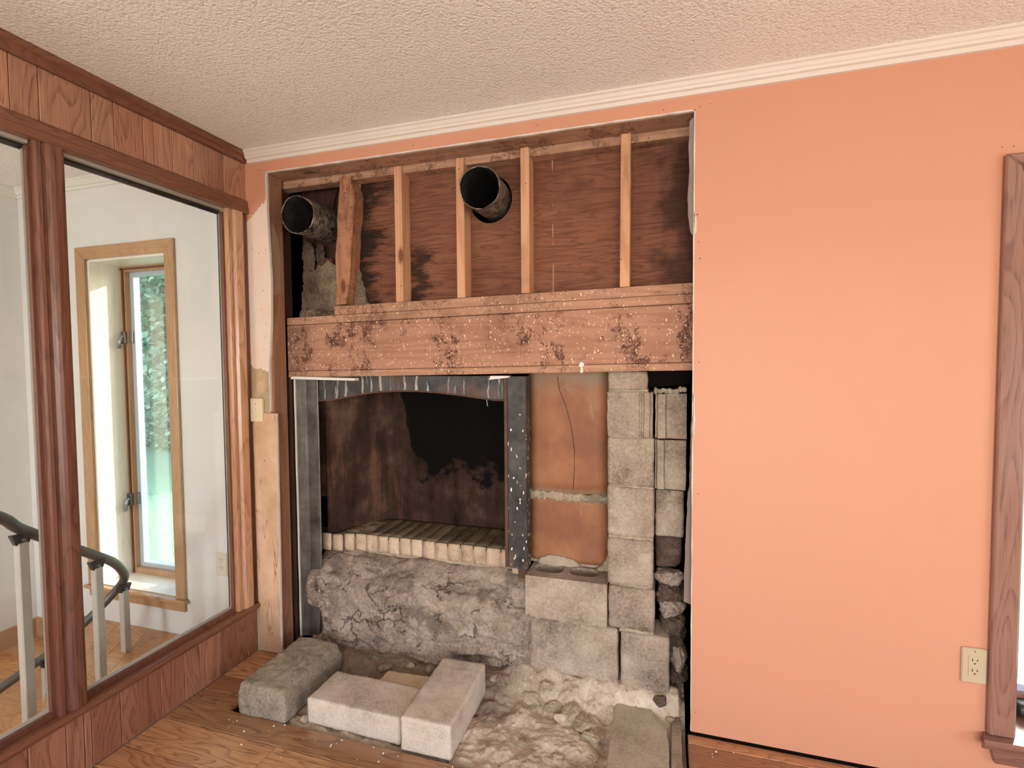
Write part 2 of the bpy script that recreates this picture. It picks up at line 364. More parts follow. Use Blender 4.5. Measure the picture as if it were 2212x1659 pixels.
    pits = b.math('MULTIPLY', b.sstep(b.vor(q, 38), 0.24, 0.10), b.sstep(f1, 0.5, 0.6))
    col = b.mix(b.math('MULTIPLY', pits, 0.7), col, lin('33271f'))
    hg = b.math('ADD', b.math('MULTIPLY', f1, 0.6), b.math('ADD', b.math('MULTIPLY', pt, 0.9), b.math('ADD', b.math('MULTIPLY', ck, -1.2), b.math('MULTIPLY', pits, -0.6))))
    MATS['bench_stone'] = b.out(col, 0.95, b.bump(hg, 0.9, 0.014), spec=0.15)
    b = NB('rubble'); c = b.coord(False); x, y, z = b.sep(c)
    big = b.noise(c, 4.5, 6, 0.65); f1 = b.noise(c, 70, 5, 0.75); f2 = b.noise(c, 240, 2, 0.6)
    col = b.ramp(b.math('ADD', b.math('MULTIPLY', big, 0.55), b.math('MULTIPLY', f1, 0.45)), [(0.36, lin('9c8976')), (0.5, lin('cab69f')), (0.64, lin('dfcfb9'))])
    col = b.mix(b.math('MULTIPLY', b.sstep(b.noise(c, 9, 6, 0.7), 0.55, 0.66), 0.55), col, lin('dccbb4'))
    col = b.mix(b.math('MULTIPLY', b.sstep(b.noise(c, 6, 5, 0.65), 0.53, 0.66), 0.5), col, lin('8c7766'))
    pit = b.math('MULTIPLY', b.sstep(b.vor(c, 30), 0.25, 0.08), b.sstep(f1, 0.5, 0.62))
    col = b.mix(b.math('MULTIPLY', pit, 0.7), col, lin('54443a'))
    # dark soil washed in between the bench and the loose blocks
    n = b.math('MULTIPLY', b.math('SUBTRACT', b.noise(c, 11, 5, 0.7), 0.5), 0.16)
    so = b.math('MULTIPLY', b.sstep(b.math('ADD', y, n), -0.14, -0.08), b.sstep(b.math('ADD', x, n), 1.42, 1.24))
    col = b.mix(b.math('MULTIPLY', so, 0.8), col, b.mix(f1, lin('4a382e'), lin('8a7262')))
    hg = b.math('ADD', b.math('MULTIPLY', f1, 0.8), b.math('ADD', b.math('MULTIPLY', f2, 0.2), b.math('MULTIPLY', pit, -0.8)))
    MATS['rubble'] = b.out(col, 0.95, b.bump(hg, 0.8, 0.008), spec=0.15)
    concrete('firebrick', '8e7460', 'c2a68c', 'd6bda4', 1.6, 0.5, 0.004, 'e6d2bc', 0.45, dirt='8a6e5a')
    concrete('sooty_firebrick', '3c3028', '7a6752', '937e66', 0.9, 0.4, 0.004, dirt='3c2c24')
    concrete('tan_brick', 'b09a78', 'd0b898', 'decaac', 0.9, 0.4, 0.004)
    concrete('dark_rock', '2c211c', '5c4a40', '7c685a', 1.0, 0.9, 0.01, 'a59080', 0.35)
    concrete('dirty_mortar', '3a2c22', '7d6a58', 'a08c78', 0.9, 0.9, 0.008, '5a4636', 0.8, dirt='33241b')
    concrete('old_brick', '3a2018', '6a4232', '83584a', 0.9, 0.6, 0.006)
    # paper-faced drywall offcut
    b = NB('drywall_paper'); c = b.coord(False); x, y, z = b.sep(c)
    n = b.noise(c, 6, 5, 0.6)
    col = b.ramp(n, [(0.35, lin('bd9678')), (0.6, lin('d0ab8c')), (0.75, lin('dab89c'))])
    low = b.sstep(b.math('ADD', z, b.math('MULTIPLY', n, 0.2)), 0.42, 0.2)
    col = b.mix(b.math('MULTIPLY', low, 0.55), col, lin('8a6a4e'))
    q = b.addv(c, b.mul(b.noise(c, 14, 4, 0.7, 0, True), (0.03, 0, 0.02)))
    ln = b.math('ABSOLUTE', b.math('SUBTRACT', b.noise(b.mul(q, (1, 1, 0.12)), 22, 2), 0.5))
    col = b.mix(b.math('MULTIPLY', b.math('MULTIPLY', b.sstep(ln, 0.02, 0.004), b.sstep(b.noise(c, 5, 3), 0.48, 0.6)), 0.8), col, lin('7a4a2c'))
    col = b.mix(b.math('MULTIPLY', b.sstep(b.vor(c, 17), 0.07, 0.04), 0.8), col, lin('3c2418'))
    MATS['drywall_paper'] = b.out(col, 0.75, b.bump(n, 0.1, 0.003), spec=0.2)
    # glass: clear pane with a mirror film of sky
    for nm, f0 in (('pane_glass', 0.05), ('window_glass', 0.06)):
        b = NB(nm)
        lw = b.N('ShaderNodeLayerWeight', {'Blend': 0.25}).outputs['Fresnel']
        fac = b.math('MINIMUM', b.math('ADD', b.math('MULTIPLY', lw, 0.35), f0*0.4), 0.5)
        t = b.N('ShaderNodeBsdfTransparent', {'Color': (0.96, 0.98, 0.97, 1)}).outputs[0]
        g = b.N('ShaderNodeBsdfGlossy', {'Roughness': 0.02, 'Color': (1, 1, 1, 1)}).outputs[0]
        mx = b.N('ShaderNodeMixShader', {0: fac, 1: t, 2: g}).outputs[0]
        b.N('ShaderNodeOutputMaterial', {0: mx}); MATS[nm] = b.m
    # garden
    b = NB('lawn_grass'); c = b.coord(False)
    n = b.noise(c, 1.2, 4); f = b.noise(c, 40, 5, 0.7)
    col = b.mix(f, b.mix(n, lin('93bb86'), lin('a5cb98')), lin('c6e6b8'))
    MATS['grass'] = b.out(col, 0.9, b.bump(f, 0.8, 0.04), spec=0.1)
    b = NB('hedge_leaf'); c = b.coord(False)
    n = b.noise(c, 2.2, 3); v = b.sstep(b.noise(c, 13, 3, 0.7), 0.36, 0.64)
    col = b.mix(v, b.mix(n, lin('5f9480'), lin('8fc0a4')), lin('e2f4d6'))
    isl = b.N('ShaderNodeNewGeometry').outputs['Random Per Island']
    col = b.mix(b.sstep(isl, 0.1, 0.9), lin('5f947e'), b.mix(b.sstep(isl, 0.6, 1.0), col, lin('f0fae2')))
    d = b.N('ShaderNodeBsdfDiffuse', {'Color': col}).outputs[0]
    t = b.N('ShaderNodeBsdfTranslucent', {'Color': col}).outputs[0]
    mx = b.N('ShaderNodeMixShader', {0: 0.45, 1: d, 2: t}).outputs[0]
    b.N('ShaderNodeOutputMaterial', {0: mx}); MATS['leaf'] = b.m
    plain('hedge_core', '5a8674', 0.9, nscale=6, var=0.3)
build_materials()
M = MATS

# ------------------------------------------------------------------ geometry helpers
def tag(o, label, cat=None, group=None, kind=None):
    o['label'] = label
    if cat: o['category'] = cat
    if group: o['group'] = group
    if kind: o['kind'] = kind
    return o
def empty(name, loc=(0, 0, 0)):
    o = bpy.data.objects.new(name, None); COL.objects.link(o); o.location = loc; o.empty_display_size = 0.1
    return o
def link(name, me, mat, parent=None, smooth=False):
    for m in (mat if isinstance(mat, (list, tuple)) else [mat]): me.materials.append(m)
    o = bpy.data.objects.new(name, me); COL.objects.link(o)
    if parent is not None:
        o.parent = parent; o.matrix_parent_inverse = Matrix.Translation(-parent.location)
    if smooth: me.polygons.foreach_set('use_smooth', [True]*len(me.polygons))
    return o
def pyd(name, verts, faces, mat, parent=None, smooth=False, fm=None):
    me = bpy.data.meshes.new(name); me.from_pydata(verts, [], faces)
    if fm: me.polygons.foreach_set('material_index', fm)
    me.update(); return link(name, me, mat, parent, smooth)
def bmo(name, bm, mat, parent=None, smooth=False):
    bmesh.ops.recalc_face_normals(bm, faces=bm.faces)
    me = bpy.data.meshes.new(name); bm.to_mesh(me); bm.free()
    return link(name, me, mat, parent, smooth)
def bbox(bm, x0, x1, y0, y1, z0, z1):
    r = bmesh.ops.create_cube(bm, size=1.0)
    bmesh.ops.scale(bm, vec=(x1-x0, y1-y0, z1-z0), verts=r['verts'])
    bmesh.ops.translate(bm, vec=((x0+x1)/2, (y0+y1)/2, (z0+z1)/2), verts=r['verts'])
    return r['verts']
def box(name, x0, x1, y0, y1, z0, z1, mat, parent=None, bev=0.0, fn=None):
    bm = bmesh.new(); bbox(bm, x0, x1, y0, y1, z0, z1)
    if bev: bmesh.ops.bevel(bm, geom=bm.edges[:], offset=bev, segments=1, affect='EDGES')
    if fn:
        for v in bm.verts: v.co = fn(v.co)
    return bmo(name, bm, mat, parent)
def boxes(name, lst, mat, parent=None):
    bm = bmesh.new()
    for b in lst: bbox(bm, *b)
    return bmo(name, bm, mat, parent)
def prism(name, prof, axis, a0, a1, mat, parent=None, bev=0.0, fn=None, n=1, smooth=False):
    """extrude a closed 2-D profile along an axis; profile coords are the two remaining axes in xyz order"""
    def P(p, a):
        return {'x': (a, p[0], p[1]), 'y': (p[0], a, p[1]), 'z': (p[0], p[1], a)}[axis]
    bm = bmesh.new(); rings = []
    for i in range(n+1):
        a = a0+(a1-a0)*i/n
        rings.append([bm.verts.new(P(p, a)) for p in prof])
    k = len(prof)
    for i in range(n):
        for j in range(k):
            bm.faces.new((rings[i][j], rings[i][(j+1) % k], rings[i+1][(j+1) % k], rings[i+1][j]))
    bm.faces.new(rings[0]); bm.faces.new(list(reversed(rings[-1])))
    bmesh.ops.recalc_face_normals(bm, faces=bm.faces)
    if bev:
        bmesh.ops.bevel(bm, geom=[e for e in bm.edges if e.is_manifold and e.calc_face_angle(0) > 0.6], offset=bev, segments=1, affect='EDGES')
    if fn:
        for v in bm.verts: v.co = fn(v.co)
    return bmo(name, bm, mat, parent, smooth)
def ragged(pts, seg=0.012, amp=0.004, seed=0):
    out = []; k = len(pts)
    for i in range(k):
        a = Vector(pts[i]); b = Vector(pts[(i+1) % k]); L = (b-a).length; n = max(1, int(L/seg))
        nr = Vector((-(b-a).y, (b-a).x)).normalized()
        for j in range(n):
            p = a.lerp(b, j/n)
            d = noise.fractal(Vector((p.x*40+seed*7, p.y*40, seed)), 0.8, 2.0, 4)*amp*(1 if j else 0.4)
            out.append(tuple(p+nr*d))
    return out
def tube(name, pts, r, mat, parent=None, seg=10, closed=False, caps=True):
    pts = [Vector(p) for p in pts]; verts, faces = [], []
    n = len(pts); up = Vector((0, 0, 1))
    for i, p in enumerate(pts):
        t = (pts[min(i+1, n-1)]-pts[max(i-1, 0)]).normalized()
        a = t.cross(up)
        a = Vector((1, 0, 0)) if a.length < 1e-4 else a.normalized()
        b_ = a.cross(t)
        for k in range(seg):
            th = 2*math.pi*k/seg; verts.append(p+r*(math.cos(th)*a+math.sin(th)*b_))
    for i in range(n-1):
        for k in range(seg):
            faces.append((i*seg+k, i*seg+(k+1) % seg, (i+1)*seg+(k+1) % seg, (i+1)*seg+k))
    if caps: faces += [tuple(range(seg))[::-1], tuple(range((n-1)*seg, n*seg))]
    return pyd(name, verts, faces, mat, parent, True)
def catmull(P, n=8):
    P = [Vector(p) for p in P]; Q = [P[0]*2-P[1]]+P+[P[-1]*2-P[-2]]; out = []
    for i in range(1, len(Q)-2):
        for j in range(n):
            t = j/n; a, b_, c, d = Q[i-1:i+3]
            out.append(0.5*((2*b_)+(c-a)*t+(2*a-5*b_+4*c-d)*t*t+(3*b_-a-3*c+d)*t**3))
    out.append(P[-1]); return out
def rough_box(name, x0, x1, y0, y1, z0, z1, mat, parent=None, r=0.008, amp=0.003, res=0.02, freq=18, chip=0.0, seed=0, rot=0.0, fn=None):
    lo = Vector((x0, y0, z0)); hi = Vector((x1, y1, z1)); sz = hi-lo
    n = [max(2, int(s/res)) for s in sz]
    vid = {}; verts = []; faces = []
    def key(i, j, k):
        kk = (i, j, k)
        if kk not in vid:
            vid[kk] = len(verts); verts.append(Vector((lo.x+sz.x*i/n[0], lo.y+sz.y*j/n[1], lo.z+sz.z*k/n[2])))
        return vid[kk]
    for a in range(3):
        b_, c = (a+1) % 3, (a+2) % 3
        for side in (0, n[a]):
            for i in range(n[b_]):
                for j in range(n[c]):
                    q = []
                    for di, dj in ((0, 0), (1, 0), (1, 1), (0, 1)):
                        t = [0, 0, 0]; t[a] = side; t[b_] = i+di; t[c] = j+dj; q.append(key(*t))
                    faces.append(q if side else q[::-1])
    cen = (lo+hi)/2; rm = Matrix.Rotation(rot, 4, 'Z')
    for v in range(len(verts)):
        p = verts[v]
        rr = r*(1+chip*max(0, noise.noise(p*9+Vector((seed*3.1, 0, 0)))*2.2))
        rr = min(rr, min(sz)/2*0.9)
        q = Vector([min(max(p[i], lo[i]+rr), hi[i]-rr) for i in range(3)])
        d = p-q; L = d.length
        dn = d/L if L > 1e-9 else Vector((0, 0, 1))
        p = q+dn*rr
        p = p+dn*(noise.fractal(p*freq+Vector((seed*1.7, seed, 0)), 0.9, 2.0, 4)*amp)
        p = cen+rm@(p-cen)
        verts[v] = fn(p) if fn else p
    return pyd(name, verts, faces, mat, parent, True)
def rock(name, c, rad, mat, parent=None, seed=0, sub=3, amp=0.08, nf=13):
    """angular broken lump: a sphere trimmed by random planes"""
    r = random.Random(seed*17+3); pl = []
    for _ in range(nf):
        n = Vector((r.gauss(0, 1), r.gauss(0, 1), r.gauss(0, 1))).normalized(); pl.append((n, r.uniform(0.62, 0.95)))
    bm = bmesh.new(); bmesh.ops.create_icosphere(bm, subdivisions=sub, radius=1.0)
    s_ = Vector((seed*3.7, seed*1.3, seed*7.1))
    for v in bm.verts:
        p = v.co.copy(); d = 1.05
        for n, k_ in pl:
            t = n.dot(p)
            if t > 0.2: d = min(d, k_/t)
        d *= 1+amp*noise.noise(p*4+s_)
        v.co = Vector((c[0]+p.x*d*rad[0], c[1]+p.y*d*rad[1], c[2]+p.z*d*rad[2]))
    return bmo(name, bm, mat, parent, sub < 3)
def sst(x, a, b):
    t = min(max((x-a)/(b-a), 0), 1); return t*t*(3-2*t)

H = 2.44
# ================================================================== SETTING
# ---- ceiling
tag(box('ceiling', -1.75, 5.35, -4.75, 1.2, H, H+0.06, M['ceiling']), 'off-white popcorn-textured ceiling over the whole room', 'ceiling', kind='structure')

# ---- back wall (drywall with the opening torn out around the fireplace)
wb = tag(empty('wall_back', (2.5, 0, 0)), 'peach painted drywall with a tall opening torn out around the fireplace', 'wall', kind='structure')
T = 0.013
boxes('drywall', [(2.04, 3.018, 0, T, 0.012, H), (0.121, 2.04, 0, T, 2.338, H), (3.018, 3.85, 0, T, 0.012, 0.20), (3.018, 3.85, 0, T, 1.99, H), (3.85, 5.2, 0, T, 0.012, H)], M['peach'], wb)
prism('scraped_drywall', [(0.0, 0.0), (0.135, 0.0), (0.112, 1.2), (0.110, 1.42), (0.128, 1.62), (0.134, 1.84), (0.121, 2.16), (0.1215, H), (0.0, H)], 'y', 0.0, T, M['scraped'], wb)
boxes('wall_core', [(2.085, 3.018, T, 0.25, -0.4, H), (3.018, 3.85, T, 0.25, -0.4, 0.20), (3.018, 3.85, T, 0.25, 1.99, H), (3.85, 5.35, T, 0.25, -0.4, H)], M['white_wall'], wb)
boxes('base_gap_shade', [(2.04, 5.2, 0.004, T, -0.02, 0.0115)], M['gap_black'], wb)  # black strip put in as the shade of the gap below the drywall
# pale gypsum edge where the board was cut
eg = []
rr = random.Random(3)
def gyps(name, pts): return prism(name, pts, 'y', -0.0006, T-0.001, M['gypsum'], wb)
gyps('cut_edge', ragged([(0.121, 2.3385), (2.04, 2.3385), (2.04, 2.3330), (0.121, 2.3330)], 0.03, 0.0025, 2))
gyps('cut_edge', ragged([(0.1205, 2.336), (0.1265, 2.336), (0.1265, 2.16), (0.139, 1.84), (0.133, 1.62), (0.1155, 1.42), (0.116, 1.2), (0.111, 1.2), (0.110, 1.42), (0.128, 1.62), (0.134, 1.84), (0.1205, 2.16)], 0.03, 0.0012, 5))
gyps('cut_edge', ragged([(2.036, 2.34), (2.0405, 2.34), (2.0405, 0.015), (2.0375, 0.015)], 0.05, 0.002, 8))
gyps('cut_edge', ragged([(2.0385, 1.305), (2.0450, 1.29), (2.0470, 1.21), (2.0440, 1.15), (2.0385, 1.14)], 0.01, 0.002, 9))
gyps('cut_edge', ragged([(2.0385, 1.97), (2.0460, 1.95), (2.0480, 1.90), (2.0400, 1.885)], 0.01, 0.002, 10))
for (px, pz) in ((2.09, 2.35), (2.055, 2.345), (1.93, 2.352), (1.45, 2.365), (0.9, 2.36), (0.23, 2.362), (0.075, 2.352), (0.09, 2.349), (2.944, 2.085), (2.973, 2.084), (2.05, 1.96), (2.055, 1.86), (2.06, 1.80), (2.06, 0.93), (2.06, 1.42), (2.055, 0.09), (0.09, 1.78), (0.07, 1.96), (0.1, 1.62), (0.085, 1.5), (0.1, 1.3), (0.1, 1.24)):
    a = rr.uniform(0.0015, 0.003)
    prism('nail_hole', [(px+a*math.cos(t*math.pi/3), pz+a*0.8*math.sin(t*math.pi/3)) for t in range(6)], 'y', -0.0008, 0.003, M['slot_dark'], wb)

# ---- other walls of the room and stair hall
tag(boxes('wall_right', [(5.2, 5.35, -4.75, -3.5, -0.4, H), (5.2, 5.35, -1.1, 0.25, -0.4, H), (5.2, 5.35, -3.5, -1.1, -0.4, 0.3), (5.2, 5.35, -3.5, -1.1, 2.1, H)], M['peach']), 'peach side wall with a broad window facing the fireplace wall end', 'wall', kind='structure')
tag(boxes('wall_rear', [(-1.75, -1.3, -4.75, -4.6, -0.4, H), (-0.35, 0.9, -4.75, -4.6, -0.4, H), (3.9, 5.35, -4.75, -4.6, -0.4, H), (-1.3, -0.35, -4.75, -4.6, -0.4, 0.85), (-1.3, -0.35, -4.75, -4.6, 1.95, H), (0.9, 3.9, -4.75, -4.6, -0.4, 0.25), (0.9, 3.9, -4.75, -4.6, 2.1, H)], M['peach']), 'peach wall opposite the fireplace with a wide window', 'wall', kind='structure')
tag(boxes('wall_hall_left', [(-1.75, -1.63, -4.6, 0.0, -0.6, H)], M['white_wall']), 'white side wall of the stair hall seen through the glass partition', 'wall', kind='structure')
tag(boxes('wall_hall_back', [(-1.75, -1.09, 0, 0.27, -0.6, H), (-0.515, 0.0, 0, 0.27, -0.6, H), (-1.09, -0.515, 0, 0.27, -0.6, 0.18), (-1.09, -0.515, 0, 0.27, 2.005, H)], M['white_wall']), 'white end wall of the stair hall around the narrow window', 'wall', kind='structure')
# chimney enclosure behind the fireplace
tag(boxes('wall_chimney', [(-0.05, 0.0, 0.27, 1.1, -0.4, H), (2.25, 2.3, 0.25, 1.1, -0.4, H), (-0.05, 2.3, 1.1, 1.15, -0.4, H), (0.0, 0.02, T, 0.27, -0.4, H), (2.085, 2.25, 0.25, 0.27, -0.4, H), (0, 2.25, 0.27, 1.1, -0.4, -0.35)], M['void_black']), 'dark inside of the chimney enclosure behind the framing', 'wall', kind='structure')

# ---- crown trims
def crown(name, x0, x1, mat, label, ytop=-0.036):
    prof = [(0.0, H), (ytop, H), (ytop, H-0.008), (ytop+0.006, H-0.012), (ytop+0.012, H-0.022), (ytop+0.016, H-0.026), (ytop+0.018, H-0.034), (ytop+0.026, H-0.038), (ytop+0.028, H-0.052), (0.0, H-0.054)]
    return tag(prism(name, prof, 'x', x0, x1, mat), label, 'trim', kind='structure')
crown('trim_1', 0.022, 5.2, M['crown_white'], 'white stepped crown moulding along the top of the peach wall')
crown('trim_2', -1.63, -0.06, M['hall_trim_white'], 'white crown moulding at the top of the hall window wall')
prof = [(-1.63, H), (-1.594, H), (-1.594, H-0.008), (-1.606, H-0.02), (-1.612, H-0.036), (-1.622, H-0.054), (-1.63, H-0.054)]
tag(prism('trim_3', prof, 'y', -4.6, -0.001, M['hall_trim_white']), 'white crown moulding along the side wall of the stair hall', 'trim', kind='structure')
# hall baseboard (follows the lower tread)
tag(boxes('baseboard_hall', [(-1.63, -1.615, -4.6, 0.0, -0.17, -0.062), (-1.615, -1.34, -0.015, 0.0, -0.17, -0.062)], M['oak_casing_h']), 'light oak baseboard in the corner of the stair hall', 'baseboard', kind='structure')

# ---- main floor: random width oak planks running along the fireplace wall
fl = tag(empty('floor', (2.6, -2.0, 0)), 'varnished oak plank floor of random widths', 'floor', kind='structure')
boxes('subfloor', [(0, 5.2, -4.6, -0.41, -0.045, -0.021), (0, 0.2, -0.41, 0, -0.045, -0.021), (2.035, 5.2, -0.41, 0, -0.045, -0.021)], M['dark_wood'], fl)
edges = [0.0, -0.05, -0.21, -0.312, -0.390, -0.498, -0.657, -0.758]
wl = [0.102, 0.16, 0.10, 0.085]
k = 0
while edges[-1] > -4.55:
    edges.append(max(-4.6, edges[-1]-wl[k % 4])); k += 1
rf = random.Random(5)
for i in range(len(edges)-1):
    y1, y0 = edges[i], edges[i+1]
    if y0 > -0.395: segs = [(0.0, 0.222), (2.026 if i else 2.028, rf.uniform(3.2, 3.8)), ('c', 5.2)]
    else:
        j0 = {4: 1.62, 5: 0.558, 6: 1.05}.get(i, rf.uniform(0.5, 1.4))
        cuts = [0.0, j0]
        while cuts[-1] < 4.3: cuts.append(cuts[-1]+rf.uniform(1.0, 1.9))
        cuts.append(5.2); segs = list(zip(cuts[:-1], cuts[1:]))
    prev = 0
    for a, c in segs:
        if a == 'c': a = prev
        box('plank', a+0.0006, c-0.0006, y0+0.0011, y1-0.0011, -0.02, rf.uniform(-0.0006, 0.0004), M['oak_floor'], fl, 0.0018)
        prev = c

# ---- stair hall floors
def clip(poly, n, d):
    out = []
    for i in range(len(poly)):
        a, b_ = Vector(poly[i]), Vector(poly[(i+1) % len(poly)])
        da, db = a.dot(n)-d, b_.dot(n)-d
        if da <= 0: out.append(tuple(a))
        if da*db < 0: out.append(tuple(a.lerp(b_, da/(da-db))))
    return out
def laid(parent, poly, ang, zt, th, widths, mat, seed, maxlen=1.2):
    r = random.Random(seed)
    u = Vector((math.cos(ang), math.sin(ang))); v = Vector((-u.y, u.x))
    t0 = min(Vector(p).dot(v) for p in poly); t1 = max(Vector(p).dot(v) for p in poly); t = t0; i = 0
    while t < t1:
        w_ = widths[i % len(widths)]; i += 1
        strip = clip(clip(poly, v, t+w_-0.0008), -v, -(t+0.0008))
        if len(strip) >= 3:
            s0 = min(Vector(p).dot(u) for p in strip); s1 = max(Vector(p).dot(u) for p in strip)
            s_ = s0-r.uniform(0, 0.5)*maxlen
            while s_ < s1:
                e = s_+maxlen*r.uniform(0.7, 1.1)
                q = clip(clip(strip, u, e-0.0006), -u, -(s_+0.0006)); s_ = e
                if len(q) >= 3:
                    ar = abs(sum(q[a][0]*q[(a+1) % len(q)][1]-q[(a+1) % len(q)][0]*q[a][1] for a in range(len(q))))/2
                    if ar < 0.0004: continue
                    o = prism('plank', [(p[0], p[1]) for p in q], 'z', zt-th, zt, mat, parent)
        t += w_
fh = tag(empty('floor_hall', (-0.5, -0.3, 0)), 'honey oak plank landing of the stair hall behind the glass partition', 'floor', kind='structure')
LAND = [(-0.052, -0.001), (-1.34, -0.001), (-1.34, -0.02), (-0.052, -0.96)]
laid(fh, LAND, math.radians(-59), 0.0, 0.018, [0.10, 0.085, 0.16], M['oak_hallfloor'], 3)
prism('landing_core', [(-0.052, -0.002), (-1.335, -0.002), (-1.335, -0.02), (-0.052, -0.958)], 'z', -0.18, -0.019, M['oak_hallfloor'], fh)
fl2 = tag(empty('floor_stair_tread', (-0.9, -1.5, -0.17)), 'honey oak stair tread one step below the hall landing', 'floor', kind='structure')
laid(fl2, [(-0.052, -0.001), (-1.63, -0.001), (-1.63, -4.6), (-0.052, -4.6)], math.radians(34), -0.17, 0.018, [0.11, 0.16, 0.09], M['oak_hallfloor'], 8, 1.6)
boxes('tread_core', [(-1.63, 0.0, -4.6, 0.0, -0.30, -0.189)], M['oak_hallfloor'], fl2)

# ---- glass partition (left wall of the room)
wl_ = tag(empty('wall_left', (0, -2.3, 0)), 'oak framed glass partition with planked base and planked frieze', 'wall', kind='structure')
rp = random.Random(21)
bs = [0.0, -0.068, -0.22, -0.326, -0.399, -0.504, -0.66, -0.759, -0.783, -0.838, -0.944]
while bs[-1] > -4.5: bs.append(max(-4.6, bs[-1]-rp.choice((0.08, 0.105, 0.155))))
if bs[-1] > -4.6: bs.append(-4.6)
for a, c in zip(bs[:-1], bs[1:]):
    box('base_board', -0.014, 0.0, c+0.0008, a-0.0008, 0.0, 0.226, M['oak_base'], wl_, 0.0022)
fs = [-0.0, -0.124, -0.20, -0.278, -0.373, -0.452, -0.494, -0.602, -0.679, -0.834, -0.911]
while fs[-1] > -4.5: fs.append(max(-4.6, fs[-1]-rp.choice((0.08, 0.105, 0.155))))
if fs[-1] > -4.6: fs.append(-4.6)
for a, c in zip(fs[:-1], fs[1:]):
    box('frieze_board', -0.014, 0.002, c+0.0008, a-0.0008, 2.215, 2.39, M['oak_frieze'], wl_, 0.0022)
boxes('partition_core', [(-0.05, -0.0142, -4.6, 0, -0.3, 0.226), (-0.05, -0.0142, -4.6, 0, 2.16, H)], M['white_wall'], wl_)
# base cap with rounded nose, stop moulding, metal glazing channel
prism('base_cap', [(-0.055, 0.226), (0.024, 0.226), (0.031, 0.230), (0.033, 0.238), (0.031, 0.246), (0.024, 0.250), (-0.055, 0.250)], 'y', -4.6, -0.002, M['oak_rail'], wl_)
prism('cap_cove', [(0.0, 0.226), (0.0, 0.208), (0.006, 0.211), (0.012, 0.218), (0.014, 0.226)], 'y', -4.6, -0.002, M['oak_rail'], wl_)
prism('top_rail', [(-0.05, 2.148), (0.016, 2.148), (0.02, 2.152), (0.02, 2.176), (0.016, 2.180), (0.016, 2.205), (0.011, 2.213), (0.002, 2.216), (-0.05, 2.216)], 'y', -4.6, -0.002, M['oak_rail'], wl_)
prism('frieze_crown', [(0.0, 2.39), (0.010, 2.388), (0.014, 2.394), (0.014, 2.408), (0.020, 2.416), (0.026, 2.420), (0.028, H), (0.0, H)], 'y', -4.6, -0.002, M['oak_rail'], wl_)
posts = [(-0.032, -0.118), (-0.776, -0.858), (-1.70, -1.785), (-2.62, -2.70), (-3.54, -3.625), (-4.515, -4.6)]
for i, (a, c) in enumerate(posts):
    w_ = a-c
    pr = [(-0.05, c), (0.004, c), (0.008, c+0.006), (0.010, c+0.016), (0.006, c+0.022), (0.006, c+0.030), (0.017, c+0.038), (0.020, c+0.048), (0.020, a-0.012), (0.016, a-0.003), (0.008, a), (-0.05, a)]
    prism('post', pr, 'z', 0.2502, 2.1478, M['oak_jambpost'] if i == 0 else M['oak_post'], wl_)
box('end_trim', -0.05, 0.006, -0.0315, -0.001, 0.2502, 2.1478, M['oak_post'], wl_, 0.003)
for (a, _), (_, c) in zip(posts[1:], posts[:-1]):
    y0, y1 = a, c       # bay between two posts
    gp = empty('glazed_bay', (-0.034, (y0+y1)/2, 1.2)); gp.parent = wl_; gp.matrix_parent_inverse = Matrix.Translation(-wl_.location)
    box('pane', -0.0365, -0.0315, y0+0.006, y1-0.006, 0.256, 2.143, M['pane_glass'], gp)
    # oak stops
    boxes('stop', [(-0.028, -0.012, y0, y1, 0.2502, 0.268), (-0.028, -0.012, y0, y0+0.007, 0.268, 2.13), (-0.028, -0.012, y1-0.010, y1, 0.268, 2.13)], M['oak_post'], gp)
    boxes('glazing_bead', [(-0.031, -0.028, y0+0.004, y1-0.004, 0.2505, 0.281), (-0.031, -0.012, y0+0.004, y1-0.004, 2.136, 2.1475), (-0.030, -0.0285, y1-0.014, y1-0.0101, 0.281, 2.12), (-0.030, -0.0285, y0+0.0072, y0+0.012, 0.281, 2.12)], M['bead_metal'], gp)
    boxes('gasket', [(-0.046, -0.037, y0+0.002, y1-0.002, 2.120, 2.1475), (-0.046, -0.037, y0+0.002, y0+0.010, 0.2505, 2.12), (-0.046, -0.037, y1-0.006, y1-0.002, 0.2505, 2.12)], M['gasket_dark'], gp)

# ---- hall window (window_1)
W1 = tag(empty('window_1', (-0.8, 0, 0.2)), 'narrow oak cased casement window at the end of the stair hall', 'window', kind='structure')
def mitre(name, pts, mat, y0=-0.018, y1=0.0, parent=W1): return prism(name, pts, 'y', y0, y1, mat, parent, 0.003)
xo0, xi0, xi1, xo1, zt0, zt1 = -1.16, -1.09, -0.515, -0.453, 2.005, 2.072
mitre('casing_side', [(xo0, 0.2), (xi0, 0.2), (xi0, zt0), (xo0, zt1)], M['oak_casing_v'])
mitre('casing_side', [(xi1, 0.2), (xo1, 0.2), (xo1, zt1), (xi1, zt0)], M['oak_casing_v'])
mitre('casing_head', [(xi0, zt0), (xi1, zt0), (xo1, zt1), (xo0, zt1)], M['oak_casing_h'])
prism('stool', [(-0.034, 0.184), (-0.030, 0.180), (0.16, 0.180), (0.16, 0.1995), (-0.030, 0.1995), (-0.034, 0.195)], 'x', -1.175, -0.438, M['oak_casing_h'], W1, 0.0, lambda p: Vector((min(max(p.x, -1.0885), -0.5165), p.y, p.z)) if p.y > 0.001 else p)
box('sill_sunlit', -1.0775, -0.5275, 0.002, 0.1645, 0.1997, 0.2040, M['oak_sunlit'], W1, 0.001)  # near-white board added over the stool to stand for the sunlit sill
box('apron', -1.155, -0.458, -0.016, 0.0, 0.132, 0.1798, M['oak_casing_h'], W1, 0.003)
